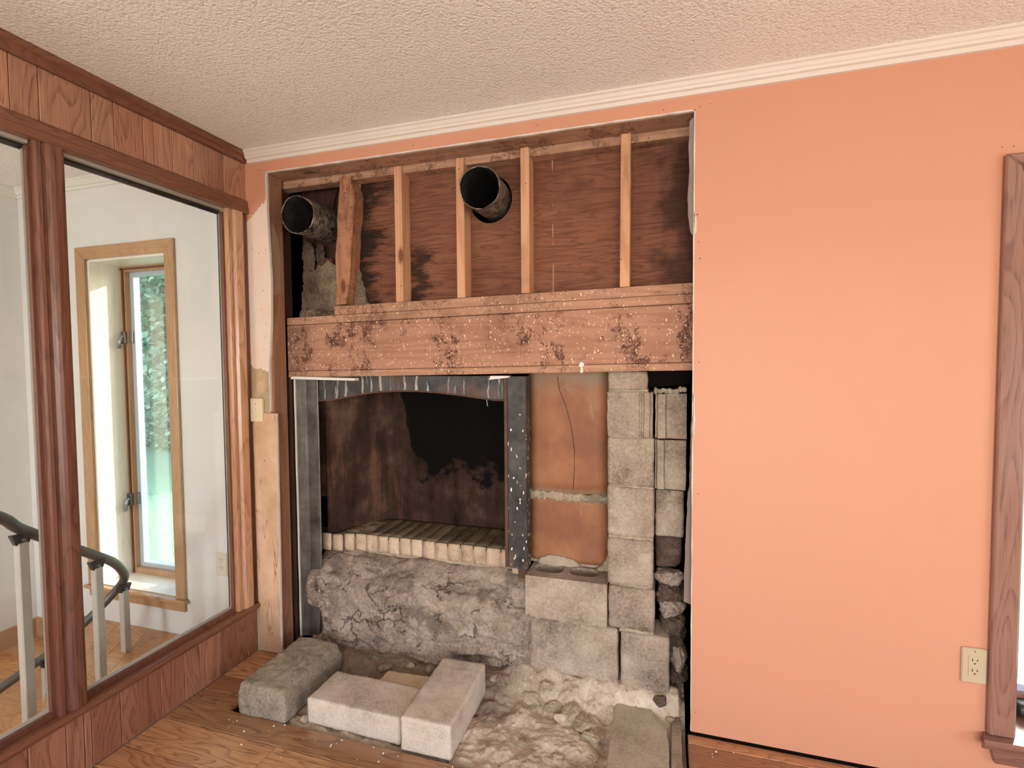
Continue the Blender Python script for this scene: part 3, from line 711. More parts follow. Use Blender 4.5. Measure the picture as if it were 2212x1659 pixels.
boxes('jamb_liner', [(-1.0898, -1.078, 0, 0.165, 0.1995, 2.0), (-0.527, -0.5152, 0, 0.165, 0.1995, 2.0), (-1.078, -0.527, 0, 0.165, 1.992, 2.0045)], M['oak_sunlit'], W1)
boxes('frame', [(-1.0898, -1.040, 0.165, 0.22, 0.1802, 2.0045), (-0.566, -0.5152, 0.165, 0.22, 0.1802, 2.0045), (-1.040, -0.566, 0.165, 0.22, 0.1802, 0.236), (-1.040, -0.566, 0.165, 0.22, 1.966, 2.0045)], M['oak_casing_v'], W1)
boxes('frame_bead', [(-1.062, -1.052, 0.157, 0.165, 0.20, 1.985), (-1.072, -0.534, 0.157, 0.165, 1.975, 1.985)], M['oak_post'], W1)
sash = boxes('sash', [(-1.0398, -1.012, 0.19, 0.225, 0.2365, 1.9655), (-0.594, -0.5662, 0.19, 0.225, 0.2365, 1.9655), (-1.012, -0.594, 0.19, 0.225, 0.2365, 0.262), (-1.012, -0.594, 0.19, 0.225, 1.944, 1.9655)], M['sash_metal'], W1)
box('pane', -1.012, -0.594, 0.205, 0.21, 0.262, 1.944, M['window_glass'], W1)
for zz in (1.585, 0.640):
    la = rough_box('latch_plate', -1.076, -1.040, 0.150, 0.1649, zz-0.035, zz+0.04, M['handrail_grey'], W1, 0.012, 0, 0.008)
    tube('latch_lever', [(-1.054, 0.150, zz+0.012), (-1.054, 0.138, zz+0.006), (-1.056, 0.132, zz-0.02), (-1.062, 0.130, zz-0.06)], 0.008, M['latch_metal'], la)
    box('latch_keeper', -1.040, -1.020, 0.178, 0.1899, zz-0.03, zz+0.04, M['latch_metal'], W1, 0.002)
ck = rough_box('crank_housing', -0.66, -0.60, 0.135, 0.1649, 0.20, 0.228, M['latch_metal'], W1, 0.010, 0, 0.01)
tube('crank_handle', [(-0.63, 0.14, 0.225), (-0.625, 0.125, 0.232), (-0.59, 0.10, 0.228), (-0.585, 0.09, 0.215)], 0.006, M['latch_metal'], ck)

# ---- window at the edge of the peach wall (window_2)
W2 = tag(empty('window_2', (3.4, 0, 0.2)), 'red-brown oak cased window at the end of the peach wall', 'window', kind='structure')
def m2(name, pts, mat, y0=-0.019, y1=0.0): return prism(name, pts, 'y', y0, y1, mat, W2, 0.004)
m2('casing_side', [(2.947, 0.205), (3.018, 0.205), (3.018, 1.99), (2.947, 2.058)], M['oak_red_v'])
m2('casing_side', [(3.85, 0.205), (3.921, 0.205), (3.921, 2.058), (3.85, 1.99)], M['oak_red_v'])
m2('casing_head', [(3.018, 1.99), (3.85, 1.99), (3.921, 2.058), (2.947, 2.058)], M['oak_red_h'])
prism('casing_bead', [(-0.019, 2.000), (-0.026, 2.006), (-0.026, 2.026), (-0.019, 2.032)], 'x', 2.99, 3.88, M['oak_red_h'], W2)
prism('stool', [(-0.052, 0.190), (-0.046, 0.176), (-0.036, 0.172), (0.16, 0.172), (0.16, 0.2045), (-0.046, 0.2045), (-0.052, 0.199)], 'x', 2.922, 3.946, M['oak_red_h'], W2, 0.0, lambda p: Vector((min(max(p.x, 3.0185), 3.8495), p.y, p.z)) if p.y > 0.001 else p)
prism('apron', [(0, 0.112), (-0.014, 0.112), (-0.018, 0.120), (-0.020, 0.150), (-0.026, 0.1718), (0, 0.1718)], 'x', 2.955, 3.913, M['oak_red_h'], W2, 0.0, lambda p: Vector((p.x+((0.172-p.z)*0.25 if p.x < 3.4 else (p.z-0.172)*0.25), p.y, p.z)))
boxes('jamb_liner', [(3.0182, 3.028, 0, 0.16, 0.2045, 1.9898), (3.84, 3.8498, 0, 0.16, 0.2045, 1.9898), (3.028, 3.84, 0, 0.16, 1.98, 1.9898)], M['oak_red_v'], W2)
boxes('frame', [(3.0182, 3.07, 0.16, 0.215, 0.201, 1.9898), (3.79, 3.8498, 0.16, 0.215, 0.201, 1.9898), (3.07, 3.79, 0.16, 0.215, 0.201, 0.26), (3.07, 3.79, 0.16, 0.215, 1.94, 1.9898)], M['oak_red_v'], W2)
boxes('sash', [(3.0702, 3.095, 0.18, 0.22, 0.2602, 1.9398), (3.76, 3.7898, 0.18, 0.22, 0.2602, 1.9398), (3.095, 3.76, 0.18, 0.22, 0.2602, 0.285), (3.095, 3.76, 0.18, 0.22, 1.915, 1.9398)], M['sash_metal'], W2)
box('pane', 3.095, 3.76, 0.2, 0.205, 0.285, 1.915, M['window_glass'], W2)
cr = rough_box('crank_housing', 3.09, 3.19, 0.10, 0.1599, 0.2045, 0.250, M['bracket_dark'], W2, 0.015, 0, 0.012)

# unseen windows behind the camera; the hall one is added for its lamp
def back_window(name, boxes_, pane, label):
    e = tag(empty(name, (pane[0], pane[2], pane[4])), label, 'window', kind='structure')
    boxes('frame', boxes_, M['oak_red_v'], e); box('pane', *pane, M['window_glass'], e)
back_window('window_3', [(0.9, 0.96, -4.68, -4.61, 0.25, 2.1), (3.84, 3.9, -4.68, -4.61, 0.25, 2.1), (0.96, 3.84, -4.68, -4.61, 0.25, 0.31), (0.96, 3.84, -4.68, -4.61, 2.04, 2.1)], (0.96, 3.84, -4.645, -4.64, 0.31, 2.04), 'wide window opposite the fireplace')
back_window('window_4', [(5.21, 5.27, -3.5, -3.44, 0.3, 2.1), (5.21, 5.27, -1.16, -1.1, 0.3, 2.1), (5.21, 5.27, -3.44, -1.16, 0.3, 0.36), (5.21, 5.27, -3.44, -1.16, 2.04, 2.1)], (5.24, 5.245, -3.44, -1.16, 0.36, 2.04), 'broad window in the side wall')
back_window('window_hall_added', [(-1.3, -1.24, -4.68, -4.61, 0.85, 1.95), (-0.41, -0.35, -4.68, -4.61, 0.85, 1.95), (-1.24, -0.41, -4.68, -4.61, 0.85, 0.91), (-1.24, -0.41, -4.68, -4.61, 1.89, 1.95)], (-1.24, -0.41, -4.645, -4.64, 0.91, 1.89), 'unseen window added at the far end of the stair hall for its lamp')

# ================================================================== ROUGH FRAMING
def slope(p): return Vector((p.x, p.y, p.z+0.016*(p.x-1.07)))
fr = tag(empty('opening_frame', (1.08, 0.06, 0)), 'rough brown lumber framing around the torn out opening', 'framing')
box('header_board', 0.089, 2.083, T+0.0005, 0.189, 2.3355, 2.374, M['top_wood'], fr, 0.002)
box('jamb_stud', 0.086, 0.1245, T+0.0005, 0.103, 0.0, 2.335, M['jamb_wood'], fr, 0.002)
box('jamb_stud', 2.047, 2.084, T+0.0005, 0.103, 0.0, 2.335, M['jamb_wood'], fr, 0.002)
box('trimmer_stud', 0.092, 0.130, 0.128, 0.166, 0.0, 1.372, M['dark_wood'], fr, 0.002)
box('trimmer_stud', 0.050, 0.088, 0.108, 0.20, 0.0, 2.335, M['dark_wood'], fr, 0.002)
prism('torn_paper', ragged([(0.020, 1.75), (0.075, 1.78), (0.082, 1.96), (0.060, 2.06), (0.030, 2.10), (0.018, 1.95)], 0.01, 0.006, 4), 'x', 0.1250, 0.1262, M['paper_tan'], fr)

sw = tag(empty('stud_wall', (1.08, 0.15, 1.7)), 'row of bare pine studs standing on the header above the firebox', 'framing')
box('top_plate', 0.02, 2.083, 0.126, 0.1888, 2.300, 2.3352, M['top_wood'], sw, 0.002)
def stud(x0, x1, zb, zt, mat, lean=0.0, y0=0.110):
    def f(p):
        t = (p.z-zb)/(zt-zb); return Vector((p.x+lean*(t-0.5)*2, p.y, p.z))
    return box('stud', x0, x1, y0, 0.1885, zb, zt, mat, sw, 0.002, f)
# battered leaning stud with a split corner
def batter(p):
    t = (p.z-1.712)/0.6
    x = p.x+0.026*(t-0.5)*2
    if p.x > 0.50: x -= 0.035*sst(t, 0.86, 1.0)+0.012*sst(t, 0.25, 0.0)
    if p.x < 0.45 and t < 0.35: x += 0.018*(1-t/0.35)
    return Vector((x+0.004*noise.noise(p*14), p.y+0.004*noise.noise(p*11+Vector((5, 0, 0))), p.z))
st_ = rough_box('stud', 0.428, 0.513, 0.110, 0.1885, 1.712, 2.314, M['old_stud'], sw, 0.002, 0.0015, 0.02, 20, fn=batter)
st_.data.polygons.foreach_set('use_smooth', [False]*len(st_.data.polygons))
stud(0.743, 0.781, 1.7105, 2.329, M['stud_wood'])
stud(1.050, 1.088, 1.716, 2.329, M['stud_wood'])
stud(1.347, 1.385, 1.7215, 2.3345, M['stud_wood'], 0.0)
stud(1.764, 1.803, 1.7275, 2.3348, M['stud_wood'], 0.002)

# header beam over the firebox
hb = tag(empty('header_beam', (1.08, 0.15, 1.37)), 'built-up timber header with water stains and cream paint flecks over the firebox', 'beam')
YB = 0.186
box('header_board', 0.128, 2.083, 0.108, YB, 1.4055, 1.6335, M['header_wood'], hb, 0.003, slope)
box('upper_plate', 0.128, 2.083, 0.109, YB, 1.6355, 1.6720, M['plate_wood'], hb, 0.002, slope)
box('upper_plate', 0.405, 2.083, 0.112, YB, 1.6735, 1.7150, M['plate_wood'], hb, 0.002, slope)
box('lower_plate', 0.128, 2.083, 0.110, YB, 1.3735, 1.4040, M['plate_wood'], hb, 0.002, slope)
rock('paint_drip', (1.605, 0.1085, 1.415), (0.012, 0.004, 0.012), M['strip_white'], hb, 3)
rock('paint_drip', (1.607, 0.1085, 1.392), (0.008, 0.004, 0.016), M['strip_white'], hb, 4)

# plywood sheathing behind the studs, with the round duct hole
def plywood():
    cx, cz, r = 1.186, 2.159, 0.100
    outer = ragged([(0.50, 1.70), (2.083, 1.70), (2.083, 2.34), (0.47, 2.34), (0.485, 2.15), (0.465, 2.0), (0.50, 1.85)], 0.05, 0.006, 12)
    bm = bmesh.new()
    ov = [bm.verts.new((x, 0.19, z)) for x, z in outer]
    iv = [bm.verts.new((cx+r*math.cos(t*math.pi/16), 0.19, cz+r*1.05*math.sin(t*math.pi/16))) for t in range(32)]
    es = [bm.edges.new((ov[i], ov[(i+1) % len(ov)])) for i in range(len(ov))]
    es += [bm.edges.new((iv[i], iv[(i+1) % 32])) for i in range(32)]
    bmesh.ops.triangle_fill(bm, use_beauty=True, use_dissolve=False, edges=es)
    g = bmesh.ops.extrude_face_region(bm, geom=bm.faces[:])
    bmesh.ops.translate(bm, vec=(0, 0.013, 0), verts=[v for v in g['geom'] if isinstance(v, bmesh.types.BMVert)])
    return bmo('plywood_sheet', bm, M['plywood'])
tag(plywood(), 'dark stained plywood sheet behind the bare studs with a round duct hole', 'plywood')

# old boards and crumbling mortar in the corner cavity
cv = tag(empty('cavity_lining', (0.25, 0.3, 1.7)), 'charred boards and crumbling mortar in the corner bay beside the leaning stud', 'lining')
for i, (a, c, zz) in enumerate(((0.09, 0.17, 2.34), (0.172, 0.25, 2.34), (0.252, 0.33, 2.335), (0.332, 0.42, 2.335), (0.422, 0.55, 2.335))):
    box('charred_board', a, c-0.003, 0.285+0.004*(i % 2), 0.305, 1.68, zz, M['dark_wood'], cv, 0.002)
prism('mortar_sheet', ragged([(0.135, 1.66), (0.40, 1.67), (0.385, 1.80), (0.375, 1.925), (0.30, 1.935), (0.20, 1.905), (0.160, 1.90), (0.15, 1.78)], 0.010, 0.016, 15), 'y', 0.196, 0.214, M['dirty_mortar'], cv, 0.002)
prism('mortar_sheet', ragged([(0.42, 1.70), (0.560, 1.70), (0.535, 1.76), (0.525, 1.83), (0.505, 1.88), (0.475, 1.94), (0.43, 1.92)], 0.010, 0.014, 16), 'y', 0.176, 0.1895, M['dirty_mortar'], cv, 0.002)
prism('torn_felt', ragged([(0.145, 1.90), (0.205, 1.88), (0.215, 1.96), (0.195, 2.05), (0.150, 2.06), (0.138, 1.98)], 0.010, 0.014, 17), 'y', 0.222, 0.228, M['dark_rock'], cv)
prism('torn_felt', ragged([(0.21, 1.90), (0.262, 1.92), (0.258, 2.03), (0.215, 2.05)], 0.010, 0.012, 18), 'y', 0.236, 0.242, M['dark_rock'], cv)
prism('torn_felt', ragged([(0.15, 2.20), (0.30, 2.22), (0.33, 2.335), (0.15, 2.335)], 0.012, 0.012, 19), 'y', 0.262, 0.268, M['dark_wood'], cv)
rock('mortar_lump', (0.215, 0.190, 1.672), (0.085, 0.05, 0.035), M['dirty_mortar'], cv, 9, 4, 0.25)
rock('mortar_lump', (0.330, 0.185, 1.668), (0.07, 0.05, 0.028), M['dirty_mortar'], cv, 10, 4, 0.25)
rough_box('brick_bit', 0.265, 0.325, 0.205, 0.245, 1.90, 1.965, M['old_brick'], cv, 0.008, 0.006, 0.01, seed=2)
rough_box('brick_bit', 0.335, 0.375, 0.215, 0.24, 1.94, 1.99, M['old_brick'], cv, 0.008, 0.006, 0.01, seed=3)

# ducts
def duct(name, c, yaw, pitch, r, L, label, seed):
    d = Vector((math.sin(yaw)*math.cos(pitch), math.cos(yaw)*math.cos(pitch), math.sin(pitch)))
    e1 = d.cross(Vector((0, 0, 1))).normalized(); e2 = e1.cross(d); c = Vector(c)
    e = empty(name, tuple(c))
    n, seg = 26, 48
    def shell(nm, rad, mat, flip):
        vs_, fc = [], []
        for i in range(n+1):
            for k_ in range(seg):
                th = 2*math.pi*k_/seg
                dr = 0.0016*noise.noise(Vector((math.cos(th)*1.5, math.sin(th)*1.5, i*0.3+seed)))*(3 if i < 3 else 1)
                vs_.append(c+d*(L*i/n)+(rad+dr)*(math.cos(th)*e1+math.sin(th)*e2))
        for i in range(n):
            for k_ in range(seg):
                q = (i*seg+k_, i*seg+(k_+1) % seg, (i+1)*seg+(k_+1) % seg, (i+1)*seg+k_)
                fc.append(q[::-1] if flip else q)
        return pyd(nm, vs_, fc, mat, e, True)
    shell('outer_shell', r, M['duct'], False); shell('inner_lining', r-0.0022, M['duct_in'], True)
    vs_, fc = [], []
    for k_ in range(seg):
        th = 2*math.pi*k_/seg
        for rad in (r+0.0008, r-0.003):
            for dd in (-0.0015, 0.002):
                dr = 0.0048*noise.noise(Vector((math.cos(th)*1.5, math.sin(th)*1.5, seed)))
                vs_.append(c+d*dd+(rad+dr)*(math.cos(th)*e1+math.sin(th)*e2))
    for k_ in range(seg):
        a, b_ = k_*4, ((k_+1) % seg)*4
        for p, q in ((0, 1), (1, 3), (3, 2), (2, 0)): fc.append((a+p, a+q, b_+q, b_+p))
    pyd('rim', vs_, fc, M['duct'], e, True)
    # black disc closing the shell stands for the dark farther down the duct
    pyd('dark_disc', [c+d*L*0.98+(r-0.003)*(math.cos(2*math.pi*k_/seg)*e1+math.sin(2*math.pi*k_/seg)*e2) for k_ in range(seg)], [tuple(range(seg))], M['void_black'], e)
    tube('lock_seam', [c+d*(L*i/10)+(r+0.001)*(0.9*e1*(1 if seed < 4 else 0.55)+(0.436 if seed < 4 else 0.835)*e2) for i in range(11)], 0.0018, M['duct'], e, 6)
    return tag(e, label, 'duct')
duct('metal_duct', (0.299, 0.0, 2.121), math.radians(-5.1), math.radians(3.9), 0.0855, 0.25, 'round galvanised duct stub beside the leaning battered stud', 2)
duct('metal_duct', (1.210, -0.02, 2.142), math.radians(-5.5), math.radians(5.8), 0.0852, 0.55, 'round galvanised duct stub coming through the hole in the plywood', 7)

# torn drywall paper and offcuts along the opening edge
pv = ragged([(2.021, 2.30), (2.036, 2.315), (2.0395, 2.25), (2.039, 2.1), (2.0395, 1.95), (2.036, 1.885), (2.026, 1.90), (2.018, 1.96), (2.016, 2.04), (2.022, 2.12), (2.017, 2.2)], 0.02, 0.002, 21)
tag(prism('torn_paper_strip', pv, 'y', 0.004, 0.0065, M['paper_grey']), 'curling grey strip of torn drywall paper at the upper edge of the opening', 'paper')
pv = ragged([(2.012, 0.50), (2.040, 0.49), (2.0405, 1.10), (2.034, 1.20), (2.030, 0.95), (2.024, 0.92), (2.014, 0.62)], 0.02, 0.002, 22)
tag(prism('torn_paper_strip', pv, 'y', 0.030, 0.036, M['paper_grey']), 'long grey paper strip beside the block pier at the lower edge of the opening', 'paper')
pv = ragged([(0.020, 0.012), (0.148, 0.012), (0.153, 0.6), (0.157, 1.19), (0.022, 1.19)], 0.05, 0.0015, 23)
dp = tag(empty('drywall_offcut', (0.09, 0, 0.0)), 'narrow tan paper-faced drywall piece below the light switch', 'drywall')
prism('board', pv, 'y', -0.0125, -0.0004, M['drywall_paper'], dp)
prism('cut_edge', ragged([(0.1475, 0.014), (0.1525, 0.6), (0.1565, 1.188), (0.1590, 1.188), (0.1555, 0.6), (0.1510, 0.014)], 0.02, 0.001, 24), 'y', -0.0122, -0.001, M['gypsum'], dp)

# ================================================================== FIREBOX
fb = tag(empty('firebox', (0.75, 0.3, 0.45)), 'sooty steel firebox with arched lintel and a firebrick hearth', 'fireplace')
# left flange plate with a crease
prism('flange_plate', [(0.158, 0.128), (0.160, 0.124), (0.212, 0.138), (0.216, 0.136), (0.280, 0.132), (0.283, 0.134), (0.282, 0.140), (0.216, 0.146), (0.162, 0.134)], 'z', 0.03, 1.366, M['grey_steel'], fb, 0.0, lambda p: Vector((p.x-(0.022*sst(p.z, 0.55, 0.03) if p.x > 0.2 else 0), p.y, p.z)), 24)
prism('flange_edge', [(0.1525, 0.118), (0.1585, 0.118), (0.1585, 0.132), (0.1525, 0.132)], 'z', 0.03, 1.366, M['strip_white'], fb, 0, lambda p: Vector((p.x+0.002*noise.noise(p*6), p.y, p.z)), 30)
# arched lintel
arch = [(0.283, 1.243), (0.34, 1.244), (0.42, 1.258), (0.52, 1.276), (0.62, 1.289), (0.72, 1.295), (0.84, 1.295), (0.94, 1.289), (1.04, 1.279), (1.14, 1.267), (1.21, 1.259), (1.262, 1.257)]
prism('lintel', [(0.283, 1.366), (1.262, 1.366)]+arch[::-1], 'y', 0.142, 0.152, M['black_steel'], fb)
tube('lintel_lip', [(x, 0.142, z) for x, z in arch], 0.0045, M['rust_edge'], fb, 6)
# right post
prism('jamb_post', [(1.277, 0.122), (1.362, 0.122), (1.362, 0.19), (1.350, 0.19), (1.350, 0.134), (1.277, 0.134)], 'z', 0.512, 1.366, M['black_steel'], fb, 0.002)
box('jamb_post_edge', 1.262, 1.2765, 0.118, 0.19, 0.515, 1.366, M['rust_edge'], fb, 0.002)
box('post_foot', 1.315, 1.352, 0.14, 0.19, 0.462, 0.512, M['rust_edge'], fb, 0.004)
# interior panels
def panel(name, pts, mat, n=(1, 1), th=0.0):
    a, b_, c, d = [Vector(p) for p in pts]; vs_, fc = [], []
    for i in range(n[0]+1):
        for j in range(n[1]+1):
            u, v = i/n[0], j/n[1]
            vs_.append(a.lerp(b_, u).lerp(d.lerp(c, u), v))
    w_ = n[1]+1
    for i in range(n[0]):
        for j in range(n[1]): fc.append((i*w_+j, (i+1)*w_+j, (i+1)*w_+j+1, i*w_+j+1))
    o = pyd(name, vs_, fc, mat, fb)
    md = o.modifiers.new('th', 'SOLIDIFY'); md.thickness = 0.006; md.offset = 0
    return o
panel('side_panel', [(0.235, 0.25, 0.50), (0.425, 0.555, 0.50), (0.425, 0.50, 1.55), (0.235, 0.25, 1.55)], M['firebox'])
panel('back_panel', [(0.425, 0.555, 0.50), (1.225, 0.555, 0.50), (1.225, 0.50, 1.55), (0.425, 0.50, 1.55)], M['firebox'])
panel('side_panel', [(1.225, 0.555, 0.50), (1.335, 0.19, 0.46), (1.335, 0.19, 1.55), (1.225, 0.50, 1.55)], M['firebox'])
panel('smoke_dome', [(0.20, 0.152, 1.548), (1.36, 0.152, 1.548), (1.36, 0.56, 1.548), (0.20, 0.56, 1.548)], M['void_black'])
box('slot_back', 0.150, 0.236, 0.264, 0.272, 0.44, 1.548, M['firebox'], fb)
box('slot_void', 0.170, 0.231, 0.254, 0.2635, 0.560, 0.722, M['void_black'], fb)
tube('damper_rod', [(1.085, 0.36, 1.30), (1.098, 0.365, 1.21)], 0.0022, M['strip_white'], fb, 6)
# firebricks on edge along the front of the hearth
pxs = [0.215, 0.275, 0.336, 0.397, 0.461, 0.528, 0.590, 0.653, 0.718, 0.783, 0.852, 0.920, 0.987, 1.055, 1.122, 1.196, 1.262]
rb = random.Random(2)
for i, (a, c) in enumerate(zip(pxs[:-1], pxs[1:])):
    z1 = 0.538+rb.uniform(-0.002, 0.002)
    left = a < 0.40
    y0 = 0.256+rb.uniform(-0.002, 0.002)-(0.045*(0.4-a)/0.2 if left else 0)
    rough_box('firebrick', a+0.0025, c-0.0035, y0, y0+0.022, 0.452, z1, M['firebrick'], fb, 0.004, 0.0012, 0.016, 30, seed=i)
    if not left:
        rough_box('hearth_brick', a+0.0020, c-0.003, y0+0.0222, 0.548, 0.46, z1+0.0005, M['sooty_firebrick'], fb, 0.004, 0.0012, 0.03, 30, seed=i+40)
    else:
        rough_box('hearth_brick', max(a, 0.30)+0.002, c+0.1, 0.30+0.08*i, 0.50, 0.46, z1-0.004, M['sooty_firebrick'], fb, 0.004, 0.0012, 0.03, 30, seed=i+40)
box('mortar_bed', 0.21, 1.30, 0.262, 0.55, 0.44, 0.520, M['mortar'], fb)
rough_box('firebrick', 1.268, 1.318, 0.20, 0.30, 0.452, 0.508, M['firebrick'], fb, 0.004, 0.0012, 0.016, 30, seed=77)
# white strips left under the header
tag(prism('metal_strip', [(0.166, 1.352), (0.172, 1.366), (0.532, 1.357), (0.533, 1.345)], 'y', 0.078, 0.118, M['strip_white'], None, 0.002), 'thin white metal strip lying under the header at the firebox corner', 'strip')
tag(prism('metal_strip', [(1.205, 1.351), (1.212, 1.368), (1.297, 1.368), (1.292, 1.360)], 'y', 0.085, 0.115, M['strip_white'], None, 0.001), 'short white scrap tucked under the header above the black steel post', 'strip')

# ---- broken masonry bench in front of the firebox
def bench():
    prof = [(0.30, 0.455), (0.262, 0.452), (0.235, 0.443), (0.20, 0.425), (0.165, 0.402), (0.130, 0.380), (0.104, 0.364), (0.096, 0.335), (0.096, 0.27), (0.098, 0.20), (0.102, 0.12), (0.110, 0.05), (0.12, -0.06)]
    pts = []
    for (a, b_), (c, d) in zip(prof[:-1], prof[1:]):
        L = math.hypot(c-a, d-b_); n = max(1, int(L/0.0065))
        for i in range(n): pts.append((a+(c-a)*i/n, b_+(d-b_)*i/n))
    pts.append(prof[-1])
    x0, x1 = 0.222, 1.372; nx = 190
    vs_, fc = [], []
    cols = [-2, -1]+list(range(nx+1))+[nx+1, nx+2]
    for i in cols:
        ii = min(max(i, 0), nx); x = x0+(x1-x0)*ii/nx
        wrap = 0 if 0 <= i <= nx else (abs(i) if i < 0 else i-nx)
        for (y, z) in pts:
            # top edge sags towards the right, as it does in the broken masonry
            zz = z-0.040*sst(x, 0.4, 1.25)*sst(z, 0.15, 0.36)*(1 if z < 0.425 else sst(z, 0.462, 0.425))
            p = Vector((x, y, zz))
            q = p+0.06*Vector((noise.noise(p*5), noise.noise(p*5+Vector((9, 0, 0))), noise.noise(p*5+Vector((0, 9, 0)))))
            d = 0.020*noise.noise(p*5.5)+0.009*noise.fractal(p*16, 0.85, 2.0, 4)
            dist, _ = noise.voronoi(Vector((q.x*5.2, q.y*5.2+3, q.z*7.5)))
            crack = sst(dist[1]-dist[0], 0.0, 0.10)
            face = sst(z, 0.43, 0.34)
            cellv = noise.cell(Vector((math.floor(dist[0]*0), 0, 0)))
            d += face*(-0.007*(1-crack))
            rid = noise.ridged_multi_fractal(p*7+Vector((2, 5, 1)), 0.9, 2.1, 4, 1.0, 2.0)
            d += 0.006*(rid-1.0)*(0.4+0.6*face)
            if z > 0.36:   # laminated scabs on the sloping top
                d += 0.006*round(2.5*noise.noise(Vector((p.x*3.2, p.y*26, 1.7))))*0.7
            # chunk broken out, lower right and left void
            d -= 0.05*sst(math.hypot((x-0.24)/0.07, (z-0.12)/0.10), 1.0, 0.5)
            d -= 0.035*sst(math.hypot((x-1.15)/0.16, (z-0.06)/0.05), 1.0, 0.5)
            d -= 0.03*sst(math.hypot((x-1.30)/0.10, (z-0.375)/0.05), 1.0, 0.4)
            ny = sst(z, 0.44, 0.34); nrm = Vector((0, -ny, 1-ny)).normalized()
            v = p+nrm*d
            if wrap: v.y += 0.09*wrap+(0.0 if i > 0 else 0.0); v.x += (0.012 if i > nx else -0.012)*(1 if wrap == 1 else 0.6)
            vs_.append(v)
    m = len(pts)
    for i in range(len(cols)-1):
        for j in range(m-1):
            fc.append((i*m+j, i*m+j+1, (i+1)*m+j+1, (i+1)*m+j))
    return pyd('masonry_bench', vs_, fc, M['bench_stone'], None, True)
tag(bench(), 'broken grey-brown masonry bench with crumbling front below the firebox', 'masonry')

# ---- terracotta flue liner
fu = tag(empty('flue_liner', (1.51, 0.25, 0.49)), 'orange terracotta flue liner standing between the steel post and block pier', 'flue')
def liner(z0, z1, seed):
    x0, x1, y0, y1, r = 1.318, 1.704, 0.276, 0.62, 0.055
    prof = []
    for cx, cy, a0 in ((x1-r, y0+r, -90), (x1-r, y1-r, 0), (x0+r, y1-r, 90), (x0+r, y0+r, 180)):
        for t in range(9):
            a = math.radians(a0+90*t/8); prof.append((cx+r*math.cos(a), cy+r*math.sin(a)))
    def f(p): return Vector((p.x+0.002*noise.noise(p*4), p.y+0.003*noise.noise(p*3+Vector((seed, 0, 0))), p.z+0.006*noise.noise(Vector((p.x*12, p.y*12, seed)))))
    o = prism('liner_section', prof, 'z', z0, z1, M['terracotta'], fu, 0, f, 14, True)
    for pl in o.data.polygons:
        if len(pl.vertices) > 4: pl.use_smooth = False
liner(0.502, 0.793, 1); liner(0.826, 1.60, 2)
rough_box('mortar_joint', 1.320, 1.702, 0.273, 0.61, 0.788, 0.828, M['mortar'], fu, 0.012, 0.014, 0.008, 42, seed=4)
# hairline crack ridge down the face
tube('crack', [(1.47, 0.2755, 1.36), (1.478, 0.2752, 1.30), (1.510, 0.2752, 1.22), (1.535, 0.2752, 1.12), (1.547, 0.2754, 1.02), (1.546, 0.2754, 0.93), (1.540, 0.2756, 0.84)], 0.0016, M['rust_edge'], fu, 5)
prism('mortar_scab', ragged([(1.375, 0.488), (1.585, 0.488), (1.56, 0.512), (1.50, 0.530), (1.42, 0.532), (1.385, 0.514)], 0.010, 0.008, 14), 'y', 0.262, 0.282, M['mortar'], fu, 0.003)
prism('mortar_scab', ragged([(1.64, 0.488), (1.706, 0.488), (1.706, 0.575), (1.69, 0.54), (1.67, 0.51)], 0.010, 0.006, 15), 'y', 0.250, 0.285, M['mortar'], fu, 0.003)
rough_box('mortar_bed', 1.325, 1.702, 0.283, 0.60, 0.4875, 0.504, M['mortar'], fu, 0.004, 0.003, 0.012, 30, seed=19)

# ---- concrete block pier
bp = tag(empty('block_pier', (1.72, 0.2, 0.1)), 'stacked grey concrete block pier beside the flue liner', 'masonry')
rq = random.Random(9)
def blk(x0, x1, z0, z1, y0=0.13, dep=0.19, mat='cmu', chip=1.2, seed=None, fn=None, r=0.006):
    return rough_box('concrete_block', x0, x1, y0, y0+dep, z0, z1, M[mat], bp, r, 0.0028, 0.012, 30, chip, seed if seed is not None else rq.randint(0, 99), fn=fn)
def ridged(x0, x1, z0, z1, y0, ribs, seed):
    """block end with moulded vertical ribs"""
    prof = [(x1, y0+0.19), (x0, y0+0.19), (x0, y0)]
    for a, c, h in ribs: prof += [(a, y0), (a+0.004, y0-h), (c-0.004, y0-h), (c, y0)]
    prof += [(x1, y0)]
    def f(p):
        q = p*26+Vector((seed, 0, 0)); return p+0.0028*Vector((noise.noise(q), noise.noise(q+Vector((7, 0, 0))), noise.noise(q+Vector((0, 7, 0)))))
    return prism('concrete_block', prof, 'z', z0, z1, M['cmu'], bp, 0, f, 14)
# left-hand column of block ends
blk(1.713, 1.872, 1.3085, 1.385, 0.132)
ridged(1.711, 1.893, 1.118, 1.300, 0.132, [(1.838, 1.850, 0.006), (1.856, 1.884, 0.010)], 3)
blk(1.711, 1.898, 0.909, 1.112, 0.128)
blk(1.711, 1.900, 0.696, 0.904, 0.129)
blk(1.711, 1.897, 0.494, 0.688, 0.128)
blk(1.714, 1.903, 0.302, 0.480, 0.134)
